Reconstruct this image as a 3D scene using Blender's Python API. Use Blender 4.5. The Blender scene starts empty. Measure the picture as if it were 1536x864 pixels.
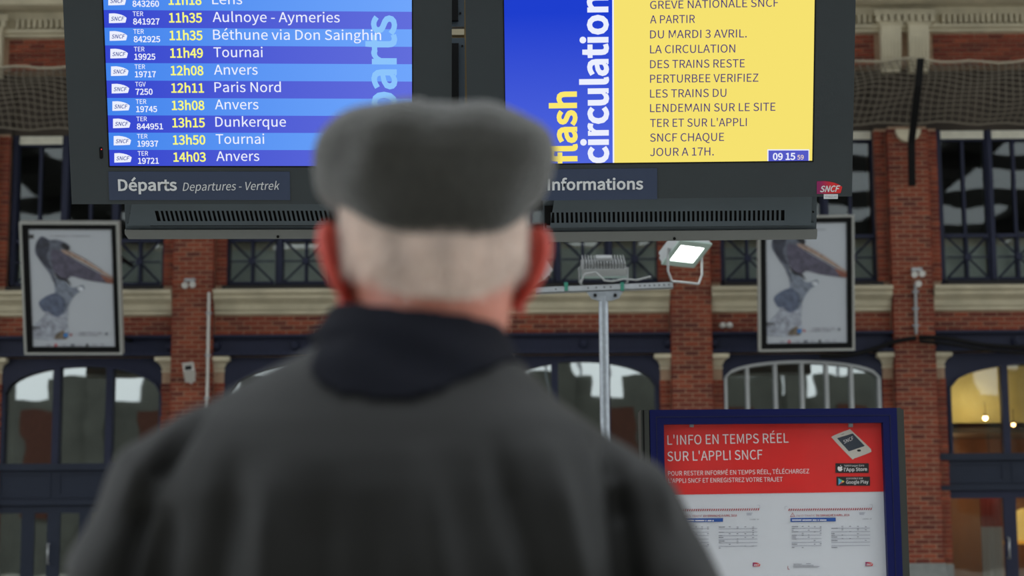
import bpy, bmesh, math, random, os
import numpy as np
from mathutils import Vector, Matrix, noise

# ------------------------------------------------------------------ camera, world, exposure
SC = bpy.context.scene
COL = SC.collection
FPX = 2700.0                                   # focal length in pixels of the 1536 px wide frame
PITCH, ROLL, CAMZ = math.radians(7.87), math.radians(0.35), 1.36
FW = Vector((0, math.cos(PITCH), math.sin(PITCH)))
_rt, _up = Vector((1, 0, 0)), Vector((0, -math.sin(PITCH), math.cos(PITCH)))
RT = _rt*math.cos(ROLL) - _up*math.sin(ROLL)
UP = _up*math.cos(ROLL) + _rt*math.sin(ROLL)
CP = Vector((0, 0, CAMZ))
cam = bpy.data.cameras.new('camera'); cam_o = bpy.data.objects.new('camera', cam); COL.objects.link(cam_o)
cam.sensor_width = 36.0; cam.lens = FPX*36/1536; cam.clip_start = 0.05; cam.clip_end = 300
m = Matrix((RT, UP, -FW)).transposed().to_4x4(); m.translation = CP
cam_o.matrix_world = m
cam.dof.use_dof = True; cam.dof.focus_distance = 5.95; cam.dof.aperture_fstop = 3.9; cam.dof.aperture_blades = 9
SC.camera = cam_o
SC.view_settings.view_transform = 'Standard'; SC.view_settings.look = 'None'
SC.view_settings.gamma = 1; SC.view_settings.exposure = 0.0; SC.view_settings.use_curve_mapping = False
W = bpy.data.worlds.new('overcast'); SC.world = W; W.use_nodes = True
nt = W.node_tree; nt.nodes.clear()
wo = nt.nodes.new('ShaderNodeOutputWorld'); bg = nt.nodes.new('ShaderNodeBackground')
tc = nt.nodes.new('ShaderNodeTexCoord'); sx = nt.nodes.new('ShaderNodeSeparateXYZ')
mr = nt.nodes.new('ShaderNodeMapRange'); mr.inputs[1].default_value = -0.05; mr.inputs[2].default_value = 1
mr.inputs[3].default_value = 0.45; mr.inputs[4].default_value = 1.0
SKY = 3.3
ml = nt.nodes.new('ShaderNodeMath'); ml.operation = 'MULTIPLY'; ml.inputs[1].default_value = SKY
nt.links.new(tc.outputs['Generated'], sx.inputs[0]); nt.links.new(sx.outputs['Z'], mr.inputs[0])
nt.links.new(mr.outputs[0], ml.inputs[0]); nt.links.new(ml.outputs[0], bg.inputs[1])
bg.inputs[0].default_value = (0.90, 0.96, 1.0, 1)
nt.links.new(bg.outputs[0], wo.inputs[0])

# ------------------------------------------------------------------ pixel helpers (measuring the photo)
def ray(x, y): return FW + RT*((x-768)/FPX) + UP*((432-y)/FPX)
def at(x, y, Y): d = ray(x, y); return CP + d*(Y/d.y)
def wz(y, x=1000, Y=27.0): return at(x, y, Y).z
def wx(x, y=500, Y=27.0): return at(x, y, Y).x
class Frame:
    """a plane standing in the hall; local x right, z up, -y towards the viewer"""
    def __init__(s, x, y, D, tilt=0, yaw=0, roll=0):
        t, w = math.radians(tilt), math.radians(yaw)
        s.n = Vector((math.sin(w)*math.cos(t), -math.cos(w)*math.cos(t), -math.sin(t)))
        ux = Vector((0, 0, 1)).cross(s.n).normalized(); uz = s.n.cross(ux)
        r = math.radians(roll); s.u = ux*math.cos(r) + uz*math.sin(r); s.v = uz*math.cos(r) - ux*math.sin(r)
        s.o = at(x, y, D)
        s.M = Matrix((s.u, -s.n, s.v)).transposed().to_4x4(); s.M.translation = s.o
    def px(s, x, y):
        d = ray(x, y); p = CP + d*((s.o-CP).dot(s.n)/d.dot(s.n)) - s.o
        return (p.dot(s.u), p.dot(s.v))

# ------------------------------------------------------------------ materials
def lin(c): return tuple((v/255/12.92 if v/255 <= .04045 else ((v/255+.055)/1.055)**2.4) for v in c)
MATS = {}
def mat(name, rgb, rough=.6, metal=0, var=0, scale=8, bump=0, bscale=60, emit=None, estr=1, sheen=0, shr=.5, spec=.5, sub=0, coat=0, coords='Object', stretch=None):
    if name in MATS: return MATS[name]
    M = bpy.data.materials.new(name); M.use_nodes = True; n = M.node_tree; b = n.nodes['Principled BSDF']
    c = (*lin(rgb), 1)
    b.inputs['Base Color'].default_value = c; b.inputs['Roughness'].default_value = rough
    b.inputs['Metallic'].default_value = metal; b.inputs['Specular IOR Level'].default_value = spec
    if sheen: b.inputs['Sheen Weight'].default_value = sheen; b.inputs['Sheen Roughness'].default_value = shr
    if coat: b.inputs['Coat Weight'].default_value = coat; b.inputs['Coat Roughness'].default_value = .08
    if sub: b.inputs['Subsurface Weight'].default_value = sub; b.inputs['Subsurface Radius'].default_value = (.02, .008, .004); b.inputs['Subsurface Scale'].default_value = .6
    if emit: b.inputs['Emission Color'].default_value = (*lin(emit), 1); b.inputs['Emission Strength'].default_value = estr
    if var or bump:
        t = n.nodes.new('ShaderNodeTexCoord'); mp = n.nodes.new('ShaderNodeMapping')
        n.links.new(t.outputs[coords], mp.inputs[0])
        if stretch: mp.inputs['Scale'].default_value = stretch
    if var:
        nz = n.nodes.new('ShaderNodeTexNoise'); nz.inputs['Scale'].default_value = scale; nz.inputs['Detail'].default_value = 5
        r = n.nodes.new('ShaderNodeMapRange'); r.inputs[1].default_value = .3; r.inputs[2].default_value = .7; r.inputs[3].default_value = 1-var; r.inputs[4].default_value = 1+var
        v = n.nodes.new('ShaderNodeVectorMath'); v.operation = 'SCALE'; v.inputs[0].default_value = c[:3]
        n.links.new(mp.outputs[0], nz.inputs[0]); n.links.new(nz.outputs[0], r.inputs[0]); n.links.new(r.outputs[0], v.inputs['Scale']); n.links.new(v.outputs[0], b.inputs['Base Color'])
    if bump:
        nz = n.nodes.new('ShaderNodeTexNoise'); nz.inputs['Scale'].default_value = bscale; nz.inputs['Detail'].default_value = 4
        bp = n.nodes.new('ShaderNodeBump'); bp.inputs['Strength'].default_value = bump; bp.inputs['Distance'].default_value = .01
        n.links.new(mp.outputs[0], nz.inputs[0]); n.links.new(nz.outputs[0], bp.inputs['Height']); n.links.new(bp.outputs[0], b.inputs['Normal'])
    MATS[name] = M; return M
def emis(name, rgb, k=1.0):
    """a lit pixel area of a display"""
    if name in MATS: return MATS[name]
    M = bpy.data.materials.new(name); M.use_nodes = True; n = M.node_tree; n.nodes.clear()
    o = n.nodes.new('ShaderNodeOutputMaterial'); e = n.nodes.new('ShaderNodeEmission')
    e.inputs[0].default_value = (*lin(rgb), 1); e.inputs[1].default_value = k
    n.links.new(e.outputs[0], o.inputs[0]); MATS[name] = M; return M
def emis_grad(name, c0, c1, axis, a, b_):
    """display background whose own picture runs from one colour to another (object space)"""
    M = bpy.data.materials.new(name); M.use_nodes = True; n = M.node_tree; n.nodes.clear()
    o = n.nodes.new('ShaderNodeOutputMaterial'); e = n.nodes.new('ShaderNodeEmission')
    t = n.nodes.new('ShaderNodeTexCoord'); s = n.nodes.new('ShaderNodeSeparateXYZ'); r = n.nodes.new('ShaderNodeMapRange')
    r.inputs[1].default_value = a; r.inputs[2].default_value = b_
    mx = n.nodes.new('ShaderNodeMix'); mx.data_type = 'RGBA'; mx.inputs[6].default_value = (*lin(c0), 1); mx.inputs[7].default_value = (*lin(c1), 1)
    n.links.new(t.outputs['Object'], s.inputs[0]); n.links.new(s.outputs[axis], r.inputs[0]); n.links.new(r.outputs[0], mx.inputs[0])
    n.links.new(mx.outputs[2], e.inputs[0]); n.links.new(e.outputs[0], o.inputs[0]); MATS[name] = M; return M
def brick_mat(name, cols):
    M = bpy.data.materials.new(name); M.use_nodes = True; n = M.node_tree; b = n.nodes['Principled BSDF']; b.inputs['Roughness'].default_value = .85
    oi = n.nodes.new('ShaderNodeObjectInfo'); g = n.nodes.new('ShaderNodeNewGeometry'); a = n.nodes.new('ShaderNodeMath'); a.operation = 'ADD'
    fr = n.nodes.new('ShaderNodeMath'); fr.operation = 'FRACT'; cr = n.nodes.new('ShaderNodeValToRGB'); cr.color_ramp.interpolation = 'LINEAR'
    els = cr.color_ramp.elements; els[0].color = (*lin(cols[0]), 1); els[0].position = 0; els[1].color = (*lin(cols[-1]), 1); els[1].position = 1
    for i, c in enumerate(cols[1:-1]): e = els.new((i+1)/(len(cols)-1)); e.color = (*lin(c), 1)
    n.links.new(oi.outputs['Random'], a.inputs[0]); n.links.new(g.outputs['Random Per Island'], a.inputs[1]); n.links.new(a.outputs[0], fr.inputs[0]); n.links.new(fr.outputs[0], cr.inputs[0])
    nz = n.nodes.new('ShaderNodeTexNoise'); nz.inputs['Scale'].default_value = 25; nz.inputs['Detail'].default_value = 4
    tcn = n.nodes.new('ShaderNodeTexCoord'); n.links.new(tcn.outputs['Object'], nz.inputs[0])
    r = n.nodes.new('ShaderNodeMapRange'); r.inputs[1].default_value = .3; r.inputs[2].default_value = .7; r.inputs[3].default_value = .82; r.inputs[4].default_value = 1.15
    v = n.nodes.new('ShaderNodeVectorMath'); v.operation = 'SCALE'; n.links.new(nz.outputs[0], r.inputs[0]); n.links.new(cr.outputs[0], v.inputs[0]); n.links.new(r.outputs[0], v.inputs['Scale'])
    n.links.new(v.outputs[0], b.inputs['Base Color'])
    bp = n.nodes.new('ShaderNodeBump'); bp.inputs['Strength'].default_value = .3; bp.inputs['Distance'].default_value = .01; n.links.new(nz.outputs[0], bp.inputs['Height']); n.links.new(bp.outputs[0], b.inputs['Normal'])
    MATS[name] = M; return M
def pane_mat(name, tint, refl):
    """window glass seen from the lit side: mirrors the hall and lets some of the dim rooms through"""
    M = bpy.data.materials.new(name); M.use_nodes = True; n = M.node_tree; n.nodes.clear()
    o = n.nodes.new('ShaderNodeOutputMaterial'); mx = n.nodes.new('ShaderNodeMixShader'); t = n.nodes.new('ShaderNodeBsdfTransparent'); g = n.nodes.new('ShaderNodeBsdfGlossy')
    t.inputs[0].default_value = (*tint, 1); g.inputs['Roughness'].default_value = .015; g.inputs[0].default_value = (.95, 1, .98, 1); mx.inputs[0].default_value = refl
    nz = n.nodes.new('ShaderNodeTexNoise'); nz.inputs['Scale'].default_value = .9; tcn = n.nodes.new('ShaderNodeTexCoord'); n.links.new(tcn.outputs['Object'], nz.inputs[0])
    bp = n.nodes.new('ShaderNodeBump'); bp.inputs['Strength'].default_value = .12; bp.inputs['Distance'].default_value = .02; n.links.new(nz.outputs[0], bp.inputs['Height']); n.links.new(bp.outputs[0], g.inputs['Normal'])
    n.links.new(t.outputs[0], mx.inputs[1]); n.links.new(g.outputs[0], mx.inputs[2]); n.links.new(mx.outputs[0], o.inputs[0]); MATS[name] = M; return M

BRICK = brick_mat('brick_clay', [(130, 54, 31), (106, 40, 24), (138, 62, 36), (88, 34, 24), (118, 46, 27), (146, 70, 44), (100, 42, 28)])
MORTAR = mat('mortar', (160, 132, 108), .95, var=.15, scale=12)
STONE = mat('cream_stone', (186, 176, 150), .85, var=.14, scale=3, bump=.3)
STONE_DARK = mat('sooty_stone', (104, 98, 84), .9, var=.25, scale=2)
NAVY = mat('navy_paint', (30, 34, 56), .55, var=.08, scale=4, spec=.3)
NAVY_LITE = mat('slate_blue_paint', (34, 40, 54), .6, var=.06, scale=3, spec=.25)
BLACKM = mat('black_metal', (8, 8, 9), .6, spec=.2)
PANEL = mat('anthracite_enamel', (43, 50, 54), .42, var=.05, scale=5, bump=.04, bscale=300)
PANEL2 = mat('anthracite_steel', (76, 86, 94), .38, metal=.3, var=.05, scale=5)
STEEL = mat('galvanised_steel', (150, 156, 162), .42, metal=.6, var=.12, scale=30)
ALU = mat('aluminium', (170, 172, 172), .4, metal=.6)
GREYP = mat('grey_paint', (150, 152, 152), .5)
WHITEP = mat('white_paint', (205, 203, 196), .55)

# ------------------------------------------------------------------ mesh builder
class MB:
    def __init__(s): s.v = []; s.f = []; s.mi = []; s.sm = []
    def add(s, vs, fs, mi=0, smooth=False):
        k = len(s.v); s.v += [tuple(p) for p in vs]; s.f += [tuple(i+k for i in f) for f in fs]; s.mi += [mi]*len(fs); s.sm += [smooth]*len(fs); return s
    def box(s, x0, x1, y0, y1, z0, z1, mi=0, M=None):
        vs = [Vector((x, y, z)) for x in (x0, x1) for y in (y0, y1) for z in (z0, z1)]
        if M: vs = [M @ v for v in vs]
        return s.add(vs, [(0, 1, 3, 2), (4, 6, 7, 5), (0, 4, 5, 1), (2, 3, 7, 6), (0, 2, 6, 4), (1, 5, 7, 3)], mi)
    def tube(s, pts, r, n=8, mi=0, cap=True, smooth=True):
        pts = [Vector(p) for p in pts]; rs = r if isinstance(r, (list, tuple)) else [r]*len(pts); rings = []
        a = None
        for i, p in enumerate(pts):
            d = (pts[min(i+1, len(pts)-1)] - pts[max(i-1, 0)]).normalized()
            if a is None: a = d.cross(Vector((0, 0, 1)) if abs(d.z) < .9 else Vector((0, 1, 0))).normalized()
            else: a = (a - d*a.dot(d)).normalized()
            b = d.cross(a)
            rings.append([p + (a*math.cos(t) + b*math.sin(t))*rs[i] for t in [2*math.pi*j/n for j in range(n)]])
        return s.loft(rings, mi, cap, smooth)
    def loft(s, rings, mi=0, cap=True, smooth=True, close=True):
        n = len(rings[0]); vs = [p for r in rings for p in r]; fs = []
        for i in range(len(rings)-1):
            for j in range(n if close else n-1): fs.append((i*n+j, i*n+(j+1) % n, (i+1)*n+(j+1) % n, (i+1)*n+j))
        s.add(vs, fs, mi, smooth)
        if cap: s.add(rings[0], [tuple(range(n-1, -1, -1))], mi); s.add(rings[-1], [tuple(range(n))], mi)
        return s
    def prism(s, poly, y0, y1, mi=0):
        """outline in x,z pushed from y0 (front) to y1"""
        n = len(poly); vs = [(x, y0, z) for x, z in poly] + [(x, y1, z) for x, z in poly]
        return s.add(vs, [tuple(range(n)), tuple(range(2*n-1, n-1, -1))] + [(i, i+n, (i+1) % n+n, (i+1) % n) for i in range(n)], mi)
    def ball(s, c, r, n=12, m=8, mi=0, M=None):
        c = Vector(c); r = (r, r, r) if not isinstance(r, (tuple, list)) else r; rings = []
        for i in range(m+1):
            a = -math.pi/2 + math.pi*i/m; a = max(-math.pi/2+.02, min(math.pi/2-.02, a))
            rg = [Vector((r[0]*math.cos(a)*math.cos(t), r[1]*math.cos(a)*math.sin(t), r[2]*math.sin(a))) for t in [2*math.pi*j/n for j in range(n)]]
            rings.append([c + (M @ p if M else p) for p in rg])
        return s.loft(rings, mi)
    def mesh(s, name, mats):
        me = bpy.data.meshes.new(name); me.from_pydata(s.v, [], s.f)
        for q in (mats if isinstance(mats, (list, tuple)) else [mats]): me.materials.append(q)
        me.polygons.foreach_set('material_index', s.mi); me.polygons.foreach_set('use_smooth', s.sm); me.update()
        b = bmesh.new(); b.from_mesh(me); bmesh.ops.recalc_face_normals(b, faces=b.faces); b.to_mesh(me); b.free()
        return me
    def build(s, name, mats, parent=None, M=None, **k): return link(name, s.mesh(name, mats), parent, M, **k)
def link(name, me, parent=None, M=None, **k):
    o = bpy.data.objects.new(name, me); COL.objects.link(o)
    if parent is not None: o.parent = parent
    if M is not None: o.matrix_local = M
    for a, b in k.items(): o[a] = b
    return o
def thing(name, label, cat, M=None, group=None, loc=None):
    o = bpy.data.objects.new(name, None); COL.objects.link(o); o.empty_display_size = .1
    if M is not None: o.matrix_local = M
    if loc is not None: o.location = loc
    o['label'] = label; o['category'] = cat
    if group: o['group'] = group
    return o
def tag(o, label, cat, group=None):
    o['label'] = label; o['category'] = cat
    if group: o['group'] = group
    return o
def struct(name, M=None):
    o = bpy.data.objects.new(name, None); COL.objects.link(o); o['kind'] = 'structure'
    if M is not None: o.matrix_local = M
    return o

# ------------------------------------------------------------------ lettering
def _font():
    try:
        p = os.path.join(bpy.utils.system_resource('DATAFILES'), 'fonts', 'Noto Sans CJK Regular.woff2')
        return bpy.data.fonts.load(p)
    except Exception:
        return None
FONT = _font()
def glyphs(s, bold=0, shear=0, space=1.0):
    c = bpy.data.curves.new('t', 'FONT'); c.body = s; c.size = 1; c.offset = bold*.5; c.shear = shear; c.space_character = space
    c.resolution_u = 3
    if FONT: c.font = FONT
    o = bpy.data.objects.new('t', c); COL.objects.link(o)
    dg = bpy.context.evaluated_depsgraph_get(); me = bpy.data.meshes.new_from_object(o.evaluated_get(dg))
    bpy.data.objects.remove(o); bpy.data.curves.remove(c)
    return me
def _cap():
    me = glyphs('H'); z = [v.co.y for v in me.vertices]; return max(z)
CAP = _cap()
def write(fr, s, p0, p1, cap, M_, parent, name='lettering', bold=0, shear=0, lift=.002, space=1.0, **k):
    """letters lying on the plane fr, baseline from p0 to p1 and capitals `cap` high (photo pixels)"""
    me = glyphs(s, bold, shear, space); me.name = name
    a = Vector(fr.px(*p0)); b = Vector(fr.px(*p1)); e = b-a; L = e.length; e.normalize(); up = Vector((-e.y, e.x))
    d = Vector((p1[0]-p0[0], p1[1]-p0[1])).normalized(); q = Vector(fr.px(p0[0]+d.y*cap, p0[1]-d.x*cap)); H = (q-a).length
    xs = [v.co.x for v in me.vertices]; x0, x1 = min(xs), max(xs)
    for v in me.vertices:
        t = (v.co.x-x0)/(x1-x0)*L; h = v.co.y/CAP*H; r = a + e*t + up*h
        v.co = (r.x, -lift, r.y)
    me.materials.clear(); me.materials.append(M_); me.update()
    return link(name, me, parent, **k)
def shape(fr, pts, M_, parent, name, lift=.001, thick=0, **k):
    """flat printed shape given by its outline in photo pixels"""
    P = [fr.px(*p) for p in pts]
    if thick: return MB().prism(P, -lift-thick, -lift).build(name, M_, parent, **k)
    return MB().add([(x, -lift, z) for x, z in P], [tuple(range(len(P)))]).build(name, M_, parent, **k)
def rect(fr, x0, y0, x1, y1, *a, **k): return shape(fr, [(x0, y1), (x1, y1), (x1, y0), (x0, y0)], *a, **k)
def curve_pts(pts, n=6):
    """closed Catmull-Rom through pts"""
    out = []; N = len(pts)
    for i in range(N):
        p0, p1, p2, p3 = [Vector(pts[(i+j-1) % N]) for j in range(4)]
        for k in range(n):
            t = k/n; out.append(tuple(.5*((2*p1) + (p2-p0)*t + (2*p0-5*p1+4*p2-p3)*t*t + (3*p1-p0-3*p2+p3)*t**3)))
    return out
def hole_frame(mb, o, i, y0, y1, mi=0):
    """rectangular ring: outer (x0,x1,z0,z1), inner likewise"""
    O = [(o[0], o[2]), (o[1], o[2]), (o[1], o[3]), (o[0], o[3])]; I = [(i[0], i[2]), (i[1], i[2]), (i[1], i[3]), (i[0], i[3])]
    vs = [(x, y, z) for y in (y0, y1) for L in (O, I) for x, z in L]; fs = []
    for k in range(4):
        j = (k+1) % 4
        fs += [(k, j, 4+j, 4+k), (8+k, 12+k, 12+j, 8+j), (k, 8+k, 8+j, j), (4+k, 4+j, 12+j, 12+k)]
    return mb.add(vs, fs, mi)
# ================================================================== THE HALL
random.seed(7)
YW = 27.0
Z = lambda y, Y=YW: wz(y, 1373, Y)
ZB = dict(plinth=Z(845), cap0=Z(565), plate=Z(528), beam0=Z(526), beam1=Z(496), corn0=Z(464), corn1=Z(428), sill=Z(420, 27.3), rail=Z(353, 27.3), head=Z(211, 27.3), strip=Z(196, 27.3), net=Z(97), fr0=Z(97), fr1=Z(48), ent=Z(38))
FLOORM = mat('terrazzo', (165, 162, 152), .5, var=.1, scale=2)
fl = MB().box(-26, 26, -17, 34, -.2, 0).build('floor', FLOORM, kind='structure')
ROOFM = mat('dark_roof_boards', (60, 58, 54), .9, var=.15)
HALLM = mat('hall_render', (92, 93, 86), .9, var=.2, scale=1)
# roof of dark panels with open skylight strips between them, carried by the end walls
roof = MB()
for i in range(11):
    x0 = -26 + i*4.9
    roof.box(x0, x0+1.7, -17, 12, 13.0, 13.25); roof.box(x0, x0+3.9, 12, 27.4, 13.0, 13.25)
for y in (-12, -6, 0, 6, 12, 18, 24): roof.box(-26, 26, y-.12, y+.12, 12.55, 13.0)
roof.build('ceiling', ROOFM, kind='structure')
wf = struct('wall_front')
b = MB()
b.box(-26, 26, -17, -16.6, 0, 6.8)
for i in range(14): b.box(-26+i*3.8, -26+i*3.8+2.5, -17, -16.6, 6.8, 7.75)
b.box(-26, 26, -17, -16.6, 8.75, 13)
for i in range(12): b.box(-26+i*4.6, -25.2+i*4.6, -16.9, -16.3, 0, 13)
b.build('masonry', HALLM, wf)
b = MB()
for i in range(11): b.box(-23.9+i*4.6, -22.7+i*4.6, -16.62, -16.5, 2.2, 6.4)
b.build('blind_bay', mat('dull_brick', (86, 50, 38), .9, var=.2), wf)
b = MB()
for i in range(40): b.box(-26+i*1.3, -25.93+i*1.3, -16.85, -16.75, 7.75, 8.75)
b.build('glazing_bar', NAVY, wf)

PX = [-8.2, -4.835, -0.55, 2.705, 6.07, 10.4]
HP, HR = .318, .48                     # half width of a pilaster and of pilaster plus its returns
wall = struct('wall_back')
b = MB()
for x in PX: b.box(x-HR+.01, x+HR-.01, 27.165, 27.9, 0, ZB['strip'])
for x0, x1 in zip([-10.5]+PX, PX+[11.6]):
    b.box(x0, x1, 27.23, 27.9, ZB['plate']-.02, ZB['corn1'])
    b.box(x0, x1, 27.05, 27.9, ZB['fr0'], ZB['fr1'])
b.box(-10.5, 11.6, 27.4, 27.9, ZB['strip'], ZB['fr0'])
b.build('masonry', MORTAR, wall)
MB().box(-10.5, 11.6, 27.36, 27.4, ZB['strip']+.0, ZB['fr0']).build('sooty_shaded_render', mat('sooty_shaded_render', (62, 54, 46), .95, var=.3, scale=1.5), wall)  # dark colour holds the recess shade under the overhang as well as dirt
for x in PX: MB().box(x-HR+.01, x+HR-.01, 27.3, 27.4, ZB['strip'], ZB['fr0']).build('sooty_shaded_pier', mat('sooty_shaded_render', (62, 54, 46)), wall)
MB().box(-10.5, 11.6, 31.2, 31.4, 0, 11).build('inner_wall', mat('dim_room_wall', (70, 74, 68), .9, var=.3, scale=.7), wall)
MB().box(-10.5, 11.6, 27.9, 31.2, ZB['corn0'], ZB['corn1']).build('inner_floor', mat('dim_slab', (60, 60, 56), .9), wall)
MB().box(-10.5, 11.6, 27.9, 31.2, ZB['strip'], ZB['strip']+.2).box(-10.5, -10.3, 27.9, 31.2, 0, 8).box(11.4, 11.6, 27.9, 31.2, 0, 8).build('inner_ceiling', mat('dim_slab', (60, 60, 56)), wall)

SIDE = mat('plain_brickwork', (104, 48, 34), .9)
_n = SIDE.node_tree; _t = _n.nodes.new('ShaderNodeTexCoord'); _mp = _n.nodes.new('ShaderNodeMapping'); _mp.inputs['Rotation'].default_value = (math.pi/2, 0, 0)
_b = _n.nodes.new('ShaderNodeTexBrick'); _b.inputs['Scale'].default_value = 1; _b.inputs['Brick Width'].default_value = .218; _b.inputs['Row Height'].default_value = .0708; _b.inputs['Mortar Size'].default_value = .006
_b.inputs['Color1'].default_value = (*lin((124, 52, 31)), 1); _b.inputs['Color2'].default_value = (*lin((94, 38, 26)), 1); _b.inputs['Mortar'].default_value = (*lin((150, 124, 104)), 1)
_n.links.new(_t.outputs['Object'], _mp.inputs[0]); _n.links.new(_mp.outputs[0], _b.inputs[0]); _n.links.new(_b.outputs[0], _n.nodes['Principled BSDF'].inputs['Base Color'])
MB().box(-26, PX[0]-HR, 27.06, 27.9, 0, ZB['strip']).box(PX[-1]+HR, 26, 27.06, 27.9, 0, ZB['strip']).build('side_brickwork', SIDE, wall)
MB().box(-26, -10.5, 27.06, 27.9, ZB['strip'], 13).box(11.6, 26, 27.06, 27.9, ZB['strip'], 13).build('side_attic', STONE_DARK, wall)
# --- bricks
CP_ = .0708
BM = {}
def brick_mesh(w, d, h=.0575):
    k = (round(w, 3), round(d, 3))
    if k not in BM:
        bm = bmesh.new(); e = .004
        vs = []
        for y, q in ((0, e), (d, 0)):
            vs += [bm.verts.new((x, y, z)) for x, z in ((-w/2+q, q), (w/2-q, q), (w/2-q, h-q), (-w/2+q, h-q))]
        mid = [bm.verts.new((x, e, z)) for x, z in ((-w/2, 0), (w/2, 0), (w/2, h), (-w/2, h))]
        bm.faces.new([vs[i] for i in (0, 1, 2, 3)])
        for i in range(4):
            j = (i+1) % 4
            bm.faces.new([vs[i], mid[i], mid[j], vs[j]]); bm.faces.new([mid[i], vs[4+i], vs[4+j], mid[j]])
        bmesh.ops.recalc_face_normals(bm, faces=bm.faces)
        me = bpy.data.meshes.new('brick'); bm.to_mesh(me); bm.free(); me.materials.append(BRICK); BM[k] = me
    return BM[k]
def course(x0, x1, i, L=.218):
    """x ranges of the bricks of course i between x0 and x1, running bond"""
    W_ = x1-x0; out = []; off = 0 if i % 2 == 0 else L/2
    x = x0 - off
    while x < x1-.01:
        a, c = max(x, x0), min(x+L, x1)
        if c-a > .03: out.append((a+.0065, c-.0065))
        x += L
    return out
def lay(parent, x0, x1, z0, z1, Y, d, vis=lambda x, z: True, L=.218, jit=.003, M=None, cap=300):
    n = int(round((z1-z0)/CP_)); rest = MB(); c = 0; R = []
    for i in range(n):
        for a, e in course(x0, x1, i, L): R.append((a, e, z0+i*CP_))
    for a, e, z in R:
        y = Y + random.uniform(-jit, jit)
        if vis((a+e)/2, z) and c < cap:
            o = link('brick', brick_mesh(e-a, d), parent); o.location = ((a+e)/2, y, z); c += 1
        else: rest.box(a, e, y, y+d, z, z+.0575)
    if rest.v: rest.build('brick_infill', BRICK, parent, kind='stuff')

STONE_L = mat('cream_capital', (196, 186, 160), .85, var=.12, scale=4, bump=.3)
def mould(mb, prof, x0, x1, mi=0, ends=True):
    """profile (y,z) list pushed along x"""
    return mb.add([(x, y, z) for x in (x0, x1) for y, z in prof], [tuple(range(len(prof))), tuple(range(2*len(prof)-1, len(prof)-1, -1))] + [(i, (i+1) % len(prof), (i+1) % len(prof)+len(prof), i+len(prof)) for i in range(len(prof))], mi)
VISP = {0: lambda x, z: False, 1: lambda x, z: Z(604) < z < Z(352), 2: lambda x, z: False, 3: lambda x, z: Z(618) < z < Z(352), 4: lambda x, z: True, 5: lambda x, z: False}
for k, x in enumerate(PX):
    p = struct('brick_pillar')
    MB().box(x-HP+.025, x+HP-.025, 27.009, 27.3, 0, ZB['strip']).build('mortar_core', MORTAR, p)
    lay(p, x-HP, x+HP, ZB['plinth']+.005, ZB['strip'], 27.0, .16, VISP[k], L=2*HP/3)
    r = MB()
    n = int((ZB['cap0']-ZB['plinth'])/CP_)
    for s in (-1, 1):
        for i in range(int((ZB['strip']-ZB['plinth'])/CP_)):
            z = ZB['plinth']+.005+i*CP_
            if Z(568) < z < Z(420)-.05: continue
            a, e = sorted((x+s*(HP+.004), x+s*HR)); y = 27.15+random.uniform(-.003, .003)
            if i % 2: r.box(a, e, y, y+.1, z, z+.0575)
            else:
                c = (a+e)/2 - s*.02; r.box(a, c-.004, y, y+.1, z, z+.0575); r.box(c+.004, e, y, y+.1, z, z+.0575)
    r.build('return_bricks', BRICK, p, kind='stuff')
    MB().box(x-HP-.03, x+HP+.03, 26.95, 27.2, 0, ZB['plinth']-.12).box(x-HP-.01, x+HP+.01, 26.97, 27.2, ZB['plinth']-.12, ZB['plinth']).box(x-HR, x+HR, 27.1, 27.3, 0, ZB['plinth']-.02).build('plinth', mat('grey_plinth_stone', (128, 130, 126), .85, var=.1), p)
    for s in (-1, 1):   # corbel capitals carrying the arches
        h0, h1 = ZB['cap0'], ZB['plate']; H = h1-h0; rings = []
        for t, w, d in ((0, .155, .10), (.38, .155, .10), (.40, .17, .13), (.48, .17, .13), (.5, .155, .11), (.72, .19, .17), (.82, .235, .24), (.84, .255, .26), (1, .255, .26)):
            a = x+s*(HP-.01); c = a+s*w; z = h0+t*H
            rings.append([Vector(q) for q in ((a, 27.28-d, z), (c, 27.28-d, z), (c, 27.3, z), (a, 27.3, z))])
        MB().loft(rings, smooth=False).build('capital', STONE_L, p)

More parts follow.
